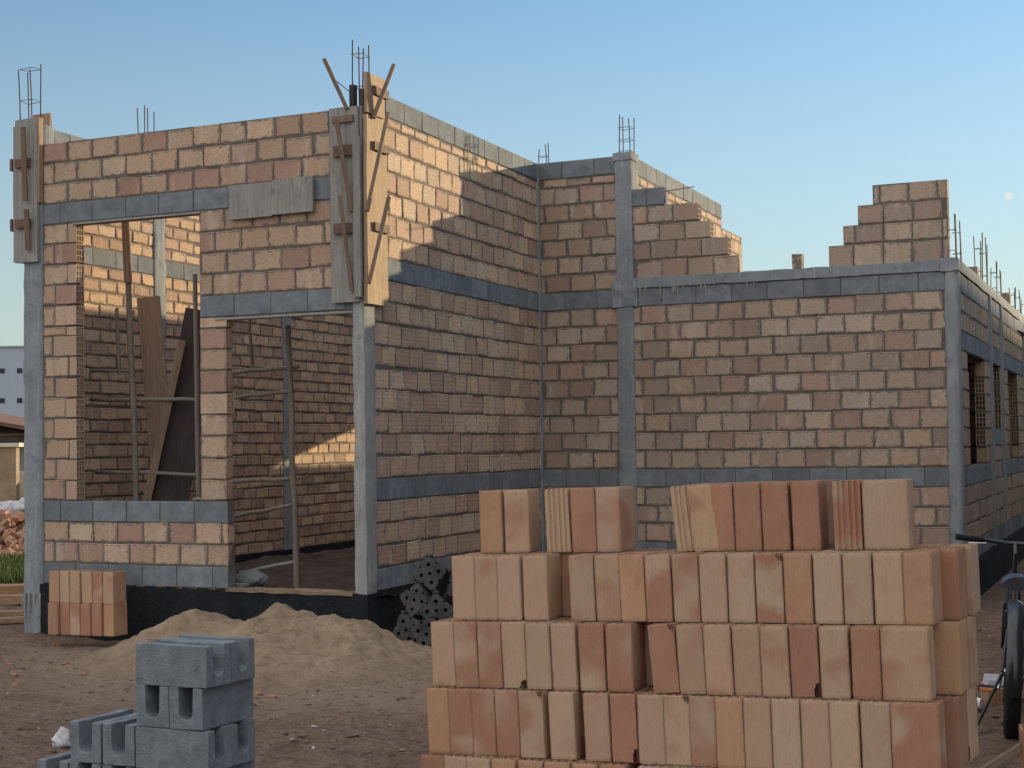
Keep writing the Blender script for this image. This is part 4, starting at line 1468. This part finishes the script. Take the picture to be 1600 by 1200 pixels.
grng = R_(7)
mb = MB()
for i in range(5200):
    x = grng.uniform(-4.5, 7.5); y = grng.uniform(-7.5, 4.0)
    if y > -0.2 and x < 0.3: continue
    r = 0.004 + 0.018 * grng.random() ** 4
    mb.blob((x, y, on_ground(x, y) + r * 0.25), r, i, sub=1, squash=(1.3, 1, 0.65), amp=0.6)
tag(mb.build('soil_clods', M['gravel'], None, False), 'scattered soil clods and gravel over the site ground', None, None, 'stuff')
mb = MB()
for i in range(190):
    x = grng.uniform(-1.5, 6.5); y = grng.uniform(-6.5, 3.5)
    if y > -0.2 and x < 1.2: continue
    s_ = grng.uniform(0.007, 0.026); a = grng.uniform(0, 6.28)
    z = on_ground(x, y) + 0.012
    u = Vector((math.cos(a), math.sin(a), grng.uniform(-0.3, 0.3))) * s_; v = Vector((-math.sin(a), math.cos(a), grng.uniform(-0.3, 0.3))) * s_ * 0.6
    c = Vector((x, y, z))
    q = [c - u - v, c + u - v, c + u * 1.2 + v, c - u * 0.8 + v * 1.3]
    dn = Vector((0, 0, -0.004))
    mb.add(q + [k + dn for k in q], [(0, 1, 2, 3), (7, 6, 5, 4), (0, 4, 5, 1), (1, 5, 6, 2), (2, 6, 7, 3), (3, 7, 4, 0)])
tag(mb.build('litter_scraps', M['paper'], None, False), 'small pale scraps and chips strewn over the soil', None, None, 'stuff')

mb = MB()
for i in range(1500):
    x = grng.uniform(-3.5, 7.0); y = grng.uniform(-7.2, 2.5)
    if y > -0.3 and x < 1.0: continue
    a = grng.uniform(0, 6.28); L_ = grng.uniform(0.02, 0.10)
    z = on_ground(x, y) + 0.006
    d_ = Vector((math.cos(a), math.sin(a), grng.uniform(-0.12, 0.25))) * L_
    mb.tube([(x, y, z), Vector((x, y, z)) + d_], grng.uniform(0.0015, 0.004), 4)
tag(mb.build('twigs', M['gravel'], None, False), 'loose twigs and straw scattered over the soil', None, None, 'stuff')

# ------------------------------------------------------------------ bicycle seen from behind
def bicycle():
    yaw = rad(9)
    b = tag(empty('bicycle', (5.875, -2.84, -0.39), yaw), 'dark bicycle parked beside the big brick stack, seen from behind', 'bicycle')
    b.rotation_euler = (rad(0), rad(3.2), yaw)
    Rw = 0.33; rt = 0.032
    def wheel(y, z):
        mb = MB(); mb.torus((0, y, z), Rw, rt + 0.012, (1, 0, 0), 56, 12)
        # tread knobs
        for k in range(56):
            a = 2 * math.pi * k / 56
            for s in (-1, 1):
                c = Vector((s * 0.024, y + math.cos(a) * (Rw + 0.031), z + math.sin(a) * (Rw + 0.031)))
                mx = Matrix.Translation(c) @ Matrix.Rotation(a, 4, 'X')
                mb.box(-0.01, 0.01, -0.006, 0.006, -0.009, 0.009, 0, ch=0.002, mat=mx)
        ty = mb.build('wheel', M['black'], b, True)
        mr = MB(); mr.torus((0, y, z), Rw - 0.035, 0.012, (1, 0, 0), 56, 8); mr.build('rim', M['chrome'], ty, True)
        ms = MB()
        for k in range(28):
            a = 2 * math.pi * k / 28
            ms.tube([(0.028 * (-1) ** k, y, z), (0, y + math.cos(a) * (Rw - 0.035), z + math.sin(a) * (Rw - 0.035))], 0.0013, 4)
        ms.build('spokes', M['chrome'], ty)
        mh = MB(); mh.tube([(-0.05, y, z), (0.05, y, z)], 0.02, 12); mh.build('hub', M['chrome'], ty, True)
    zc = Rw + rt + 0.012
    wheel(0, zc); wheel(1.06, zc)
    S = (0, 0.30, 0.74); BB = (0, 0.43, 0.30); HT = (0, 0.86, 0.82); HB = (0, 0.90, 0.70)
    mb = MB()
    for a, q, r in ((S, BB, 0.017), (BB, HB, 0.02), (HT, (0, 0.28, 0.68), 0.017), (HT, HB, 0.02)):
        mb.tube([a, q], r, 10)
    for s in (-1, 1):
        mb.tube([(s * 0.06, 0, zc), (s * 0.035, 0.38, 0.30)], 0.010, 8)
        mb.tube([(s * 0.06, 0, zc), (s * 0.025, 0.27, 0.70)], 0.009, 8)
        mb.tube([(s * 0.055, 1.06, zc), (s * 0.05, 0.93, 0.66), (0, 0.90, 0.70)], 0.012, 8)
    mb.build('frame', M['paint'], b, True)
    mg = MB()
    vs = []; fs = []
    n = 22
    for k in range(n + 1):
        a = rad(-12 + 150 * k / n)
        y = -math.cos(a) * (Rw + 0.055); z = zc + math.sin(a) * (Rw + 0.055)
        for u in (-1, -0.6, 0, 0.6, 1):
            d = 0.020 * (1 - u * u)
            vs.append(Vector((u * 0.042, y - math.cos(a) * d, z + math.sin(a) * d)))
        for u in (1, 0.6, 0, -0.6, -1):
            d = 0.020 * (1 - u * u) - 0.004
            vs.append(Vector((u * 0.039, y - math.cos(a) * d, z + math.sin(a) * d)))
    for k in range(n):
        for i in range(10):
            j = (i + 1) % 10
            fs.append((k * 10 + i, k * 10 + j, (k + 1) * 10 + j, (k + 1) * 10 + i))
    mg.add(vs, fs); mg.build('mudguard', M['paint'], b, True)
    # saddle
    mb = MB()
    prof = [(-0.12, 0.075, 0.055), (-0.08, 0.10, 0.075), (0.0, 0.095, 0.06), (0.06, 0.05, 0.05), (0.14, 0.03, 0.045), (0.17, 0.015, 0.03)]
    vs = []; fs = []
    m_ = 14
    for y, hw, hh in prof:
        for k in range(m_):
            a = 2 * math.pi * k / m_
            x = hw * math.cos(a); z = (hh * max(0, math.sin(a)) * (1 - 0.25 * abs(math.cos(a))) if math.sin(a) > 0 else 0.025 * math.sin(a))
            vs.append(Vector((x, 0.22 + y, 0.845 + z)))
    for i in range(len(prof) - 1):
        for k in range(m_):
            fs.append((i * m_ + k, i * m_ + (k + 1) % m_, (i + 1) * m_ + (k + 1) % m_, (i + 1) * m_ + k))
    fs.append(tuple(range(m_))); fs.append(tuple(range((len(prof) - 1) * m_, len(prof) * m_))[::-1])
    mb.add(vs, fs)
    sdl = mb.build('saddle', M['saddle'], b, True)
    mb = MB(); mb.tube([(0, 0.30, 0.70), (0, 0.26, 0.845)], 0.0135, 10); mb.build('seat_post', M['chrome'], b, True)
    mb = MB()
    mb.tube([(0, 0.86, 0.80), (0, 0.82, 0.98), (0, 0.90, 1.03)], 0.014, 10)
    mb.tube([(-0.20, 0.86, 1.05), (-0.07, 0.90, 1.035), (0.07, 0.90, 1.035), (0.20, 0.86, 1.05), ], 0.0125, 10)
    hb = mb.build('handlebar', M['paint'], b, True)
    for s in (-1, 1):
        mb = MB(); mb.tube([(s * 0.19, 0.862, 1.05), (s * 0.35, 0.80, 1.062)], [0.017, 0.019], 12); mb.build('grip', M['black'], hb, True)
        mb = MB(); mb.tube([(s * 0.16, 0.87, 1.04), (s * 0.17, 0.93, 1.025), (s * 0.28, 0.93, 1.02)], 0.006, 8); mb.build('brake_lever', M['chrome'], hb, True)
    for s, y, z in ((-1, 0.36, 0.22), (1, 0.50, 0.38)):
        mb = MB(); mb.tube([(s * 0.06, 0.43, 0.30), (s * 0.075, y, z)], 0.011, 8); ck = mb.build('crank', M['chrome'], b, True)
        mb = MB()
        mb.box(min(s * 0.085, s * 0.19), max(s * 0.085, s * 0.19), y - 0.045, y + 0.045, z - 0.014, z + 0.014, 0, ch=0.005)
        pd = mb.build('pedal', M['black'], ck)
        mb = MB(); mb.box(min(s * 0.10, s * 0.18), max(s * 0.10, s * 0.18), y - 0.053, y - 0.046, z - 0.010, z + 0.010, 0, ch=0.002); mb.build('reflector', M['amber'], pd)
    mb = MB(); mb.torus((0.055, 0.43, 0.30), 0.085, 0.006, (1, 0, 0), 36, 6); mb.build('chainring', M['chrome'], b, True)
    mb = MB(); mb.tube([(0.055, 0.43, 0.385), (0.055, 0.0, zc + 0.035)], 0.005, 6); mb.tube([(0.055, 0.43, 0.215), (0.055, 0.0, zc - 0.035)], 0.005, 6); mb.build('chain', M['steel'], b, True)
    for s in (-1, 1):
        mb = MB(); mb.box(s * 0.045 - 0.012, s * 0.045 + 0.012, 0.10, 0.15, zc + Rw - 0.10, zc + Rw + 0.0, 0, ch=0.004); mb.build('brake_arm', M['paint'], b)
    mb = MB(); mb.tube([(-0.06, 0.05, zc - 0.02), (-0.20, 0.02, 0.02)], 0.009, 8); mb.build('kickstand', M['paint'], b, True)
    return b


bicycle()
# odd things beside the bicycle
def place(mbv, name, mat, label, cat, loc, rz=0.0, ry=0.0, group=None, smooth=False):
    o = mbv.build(name, M[mat], None, smooth)
    o.location = loc; o.rotation_euler = (0, ry, rz)
    return tag(o, label, cat, group)


mb = MB(); mb.tube([(0, 0, 0), (0, 0, 0.11)], [0.030, 0.050], 20)
o = place(mb, 'paper_cup', 'white', 'white cup lying on its side on the soil left of the bicycle wheel', 'cup', (5.64, -2.80, -0.12), 0.0, 0.0, None, True)
o.location = (5.60, -2.15, on_ground(5.60, -2.15) + 0.05); o.rotation_euler = (rad(-88), 0, rad(80))
mb = MB(); mb.box(-0.095, 0.095, -0.15, 0.15, 0, 0.115, 0, ch=0.006, jit=0.004)
place(mb, 'cut_block', 'rubble', 'brown block lying on the soil behind the bicycle wheel', 'block', (5.62, -1.60, on_ground(5.62, -1.6)), 0.3)
mb = MB(); mb.box(-0.10, 0.08, -0.12, 0.12, 0, 0.05, 0, ch=0.006, jit=0.008)
place(mb, 'foam_scrap', 'bagwhite', 'pale scrap lying on top of the brown block behind the bicycle', 'scrap', (5.63, -1.60, on_ground(5.62, -1.6) + 0.117), 0.25)
o = stick('timber_stick', None, (5.80, -4.94, -0.36), (6.42, -3.90, -0.0), (0.045, 0.035), 'stick')
tag(o, 'grey timber stick lying across the soil in front of the bicycle', 'stick')
put_brick(6.20, -4.27, ground_z(6, -4.35) + 0.0, 'R', 0, 12, 'single red brick standing alone beside the timber stick at the frame edge', 'stray bricks')
put_brick(6.145, -5.3, -0.40, 'B', 2, 8, 'buff brick standing against the right end of the big stack at its foot', 'stray bricks')

# ------------------------------------------------------------------ yard beyond the left corner
def local_frame(px, d, extra=0.0):
    p = at(px, 700, d)
    return p, 0.449 + extra


def bgbox(mb, p, rz, w0, w1, dep, z0, z1, ch=0.0):
    mx = Matrix.Translation((p.x, p.y, 0)) @ Matrix.Rotation(rz, 4, 'Z')
    mb.box(w0, w1, 0, dep, z0, z1, 0, ch=ch, mat=mx)
    return mx


p, rz = local_frame(35, 75)
wh = tag(empty('warehouse', (p.x, p.y, -0.5), rz), 'tall pale blue warehouse with small square windows far behind the left column', 'building')
def local_part(name, mat, parent, boxes, ch=0.0):
    mb = MB()
    for b in boxes: mb.box(*b, 0, ch=ch)
    return mb.build(name, M[mat], parent)
local_part('wall', 'warehouse', wh, [(-22, 1.6, 0, 14, 0, 6.63)])
local_part('parapet', 'warehouse', wh, [(-22.1, 1.7, -0.08, 14.1, 6.63, 6.70)])
for i in range(8):
    for z in (4.03, 5.42):
        local_part('window', 'window', wh, [(0.0 - i * 0.82 - 0.24, 0.0 - i * 0.82, -0.03, 0.02, z, z + 0.22)])

p, rz = local_frame(25, 48)
hs = tag(empty('house', (p.x, p.y, -0.5), rz), 'small house with rusty tiled gable roof behind the yard wall', 'house')
local_part('wall', 'oldwall', hs, [(-6, 1.2, 0.3, 6, 0, 2.3)])
mb = MB()
mb.add([Vector(v) for v in ((-8.5, 0, 2.25), (1.5, 0, 2.05), (1.5, 6.5, 2.05), (-8.5, 6.5, 2.25), (-8.5, 3.2, 4.2), (-0.6, 3.2, 2.55), (1.5, 3.2, 2.1))], [(0, 1, 6, 5, 4), (4, 5, 6, 2, 3), (0, 4, 3), (0, 3, 2, 6, 1)])
mb.add([Vector(v) for v in ((-2.5, -0.3, 2.95), (0.9, -0.3, 2.30), (0.9, 6.4, 2.30), (-2.5, 6.4, 2.95), (-2.5, -0.3, 3.07), (0.9, -0.3, 2.42), (0.9, 6.4, 2.42), (-2.5, 6.4, 3.07))], [(0, 1, 5, 4), (1, 2, 6, 5), (2, 3, 7, 6), (3, 0, 4, 7), (4, 5, 6, 7), (3, 2, 1, 0)])
mb.build('roof', M['rooftile'], hs)

p, rz = local_frame(25, 36)
yw = tag(empty('yard_wall', (p.x, p.y, -0.5), rz), 'stained tan boundary wall with a white coping behind the rubble', 'wall')
local_part('wall', 'oldwall', yw, [(-14, 0, 0, 0.25, 0, 1.88)])
local_part('coping', 'lightwall', yw, [(-14, 0.08, -0.05, 0.3, 1.88, 1.97)])
p, rz = local_frame(26, 37)
yw2 = tag(empty('yard_wall', (p.x, p.y, -0.5), rz), 'lower pale cream wall butting on the tan boundary wall', 'wall')
local_part('wall', 'lightwall', yw2, [(0.02, 6, 0, 0.25, 0, 1.32)])
p, rz = local_frame(26, 40)
sh = tag(empty('shed', (p.x, p.y, -0.5), rz), 'grey shed with a dark lean-to roof beside the tan wall', 'shed')
local_part('wall', 'greywall', sh, [(-0.1, 4, 0, 3, 0, 1.95)])
local_part('roof', 'window', sh, [(-0.4, 4.2, -0.3, 3.2, 1.95, 2.08)])

# heap of broken brick
mb = MB(); rrng = R_(31)
for i in range(420):
    p = at(10 + rrng.gauss(0, 45), 700, 29 + rrng.gauss(0, 0.9))
    dd = math.hypot((p - at(10, 700, 29)).x, (p - at(10, 700, 29)).y)
    h = max(0.02, 0.75 - dd * 0.45)
    mx = Matrix.Translation((p.x, p.y, -0.5 + rrng.random() * h)) @ Matrix.Rotation(rrng.uniform(0, 6), 4, 'Z') @ Matrix.Rotation(rrng.uniform(-1, 1), 4, 'X') @ Matrix.Rotation(rrng.uniform(-1, 1), 4, 'Y')
    a, b_, c_ = rrng.uniform(0.04, 0.14), rrng.uniform(0.04, 0.10), rrng.uniform(0.02, 0.06)
    mb.box(-a, a, -b_, b_, -c_, c_, 0, ch=0.01, jit=0.02, mat=mx, rng=rrng)
tag(mb.build('brick_rubble', M['rubble'], None), 'sunlit heap of broken orange brick beyond the left column', None, None, 'stuff')
for i, (px, py, r, lab) in enumerate(((10, 797, 0.22, 'white rubbish sack half hidden behind the rubble heap, left of the other sack'), (33, 794, 0.22, 'grey white rubbish sack at the rubble heap right beside the left column'))):
    p = at(px, py, 31)
    mb = MB(); mb.blob((0, 0, 0), r, i + 3, sub=3, squash=(1.2, 1, 0.8), amp=0.5)
    o = place(mb, 'rubbish_sack', 'bagwhite', lab, 'sack', p, 0, 0, 'rubbish sacks', True)
# grass strip
mb = MB(); rrng = R_(17)
gx = at(20, 700, 24)
for i in range(5200):
    p = at(rrng.uniform(-60, 60), 700, rrng.uniform(21.8, 27.6))
    h = rrng.uniform(0.04, 0.13); a = rrng.uniform(0, 6.28); wv = 0.012
    u = Vector((math.cos(a), math.sin(a), 0)) * wv
    t_ = Vector((rrng.uniform(-0.05, 0.05), rrng.uniform(-0.05, 0.05), h))
    b0 = Vector((p.x, p.y, -0.5))
    mb.add([b0 - u, b0 + u, b0 + t_], [(0, 1, 2)])
tag(mb.build('grass', M['grass'], None), 'strip of short green grass beyond the left column', None, None, 'stuff')
# timber planks on the soil
for i, (px, d, L, zt, rzx, lab) in enumerate(((6, 19.2, 2.4, 0.10, 0.10, 'brown plank on top of the timber pile at the left edge'), (0, 19.0, 2.4, 0.0, -0.06, 'dark plank under the top one in the timber pile at the left edge'), (8, 17.6, 1.6, 0.0, 0.05, 'pale narrow plank on the soil in front of the timber pile'), (2, 16.9, 1.5, 0.0, 0.16, 'short plank nearest the left column foot on the soil'))):
    p = at(px, 700, d)
    mb = MB(); mb.rough(-L / 2, L / 2, -0.14 if i < 2 else -0.06, 0.14 if i < 2 else 0.06, 0, 0.10 if i < 2 else 0.05, 0.08, 0.008)
    place(mb, 'timber_plank', 'timber', lab, 'plank', (p.x, p.y, -0.5 + zt), 0.449 + rzx, 0, 'planks in the yard')

mb = MB(); mb.blob((0, 0, 0), 0.075, 21, sub=3, squash=(1.0, 0.8, 0.8), amp=0.6)
place(mb, 'paper_ball', 'bagwhite', 'small crumpled white bag on the soil left of the grey channel blocks', 'bag', (0.57, -4.52, on_ground(0.57, -4.52) + 0.045), 0, 0, None, True)
# odds and ends at the foot of the left column
o = bpy.data.objects.new('hollow_brick', ME['plain'][1]); C.objects.link(o)
o.color = (0.20, 0.17, 0.15, 0.05)
o.matrix_world = Matrix.Translation((-4.35, -0.55, -0.40)) @ Matrix.Rotation(rad(20), 4, 'Z') @ Matrix.Rotation(rad(90), 4, 'X')
tag(o, 'dusty grey brick lying on its side at the foot of the left column, holes showing', 'brick')
mb = MB(); rr = R_(8)
for i in range(9):
    x = rr.uniform(-3.9, -3.66); ln = rr.uniform(0.08, 0.26)
    mb.tube([(x, -0.037, -0.10), (x + rr.uniform(-0.006, 0.006), -0.041, -0.12 - ln * 0.5), (x, -0.036, -0.12 - ln)], [0.009, 0.006, 0.003], 6)
mb.build('cement_run', M['column_light'], c2, True)
mb = MB(); rr = R_(18)
for i in range(26):
    x = rr.uniform(-3.9, 0.6); y = rr.uniform(-2.9, -0.35)
    a_, b_, c_ = rr.uniform(0.012, 0.045), rr.uniform(0.012, 0.03), rr.uniform(0.008, 0.018)
    mx = Matrix.Translation((x, y, on_ground(x, y) + 0.008)) @ Matrix.Rotation(rr.uniform(0, 6), 4, 'Z') @ Matrix.Rotation(rr.uniform(-0.5, 0.5), 4, 'X')
    mb.box(-a_, a_, -b_, b_, -c_, c_, 0, ch=0.004, jit=0.006, mat=mx, rng=rr)
tag(mb.build('brick_chips', M['rubble'], None), 'scattered chips of broken orange brick on the soil before the front wall', None, None, 'stuff')

# unseen tall block, added beyond the right edge to shade the yard and lane
nb = tag(empty('added_shade_building', (25.0, 18.0, -0.5)), 'tall unseen block added far beyond the right edge to shade the yard', 'building')
local_part('wall', 'lightwall', nb, [(0, 12, 0, 85, 0, 13.4)])
local_part('roof', 'rooftile', nb, [(-0.25, 12.25, -0.25, 85.25, 13.4, 13.6)])
for k in range(16):
    for z in (1.2, 4.4, 7.6, 10.8):
        local_part('window', 'window', nb, [(-0.03, 0.02, 2 + k * 5.2, 3.6 + k * 5.2, z, z + 1.3)])
lw = tag(empty('added_shade_wall', (7.0, -4.5, -0.5), rad(1.0)), 'unseen wall added across the lane, beyond the right edge, to darken the lane', 'wall')  # added out of view to keep the lane and its brick side wall dark
local_part('wall', 'greywall', lw, [(0, 0.2, 0, 38, 0, 3.7)])
local_part('coping', 'oldwall', lw, [(-0.04, 0.24, -0.04, 38.04, 3.7, 3.78)])
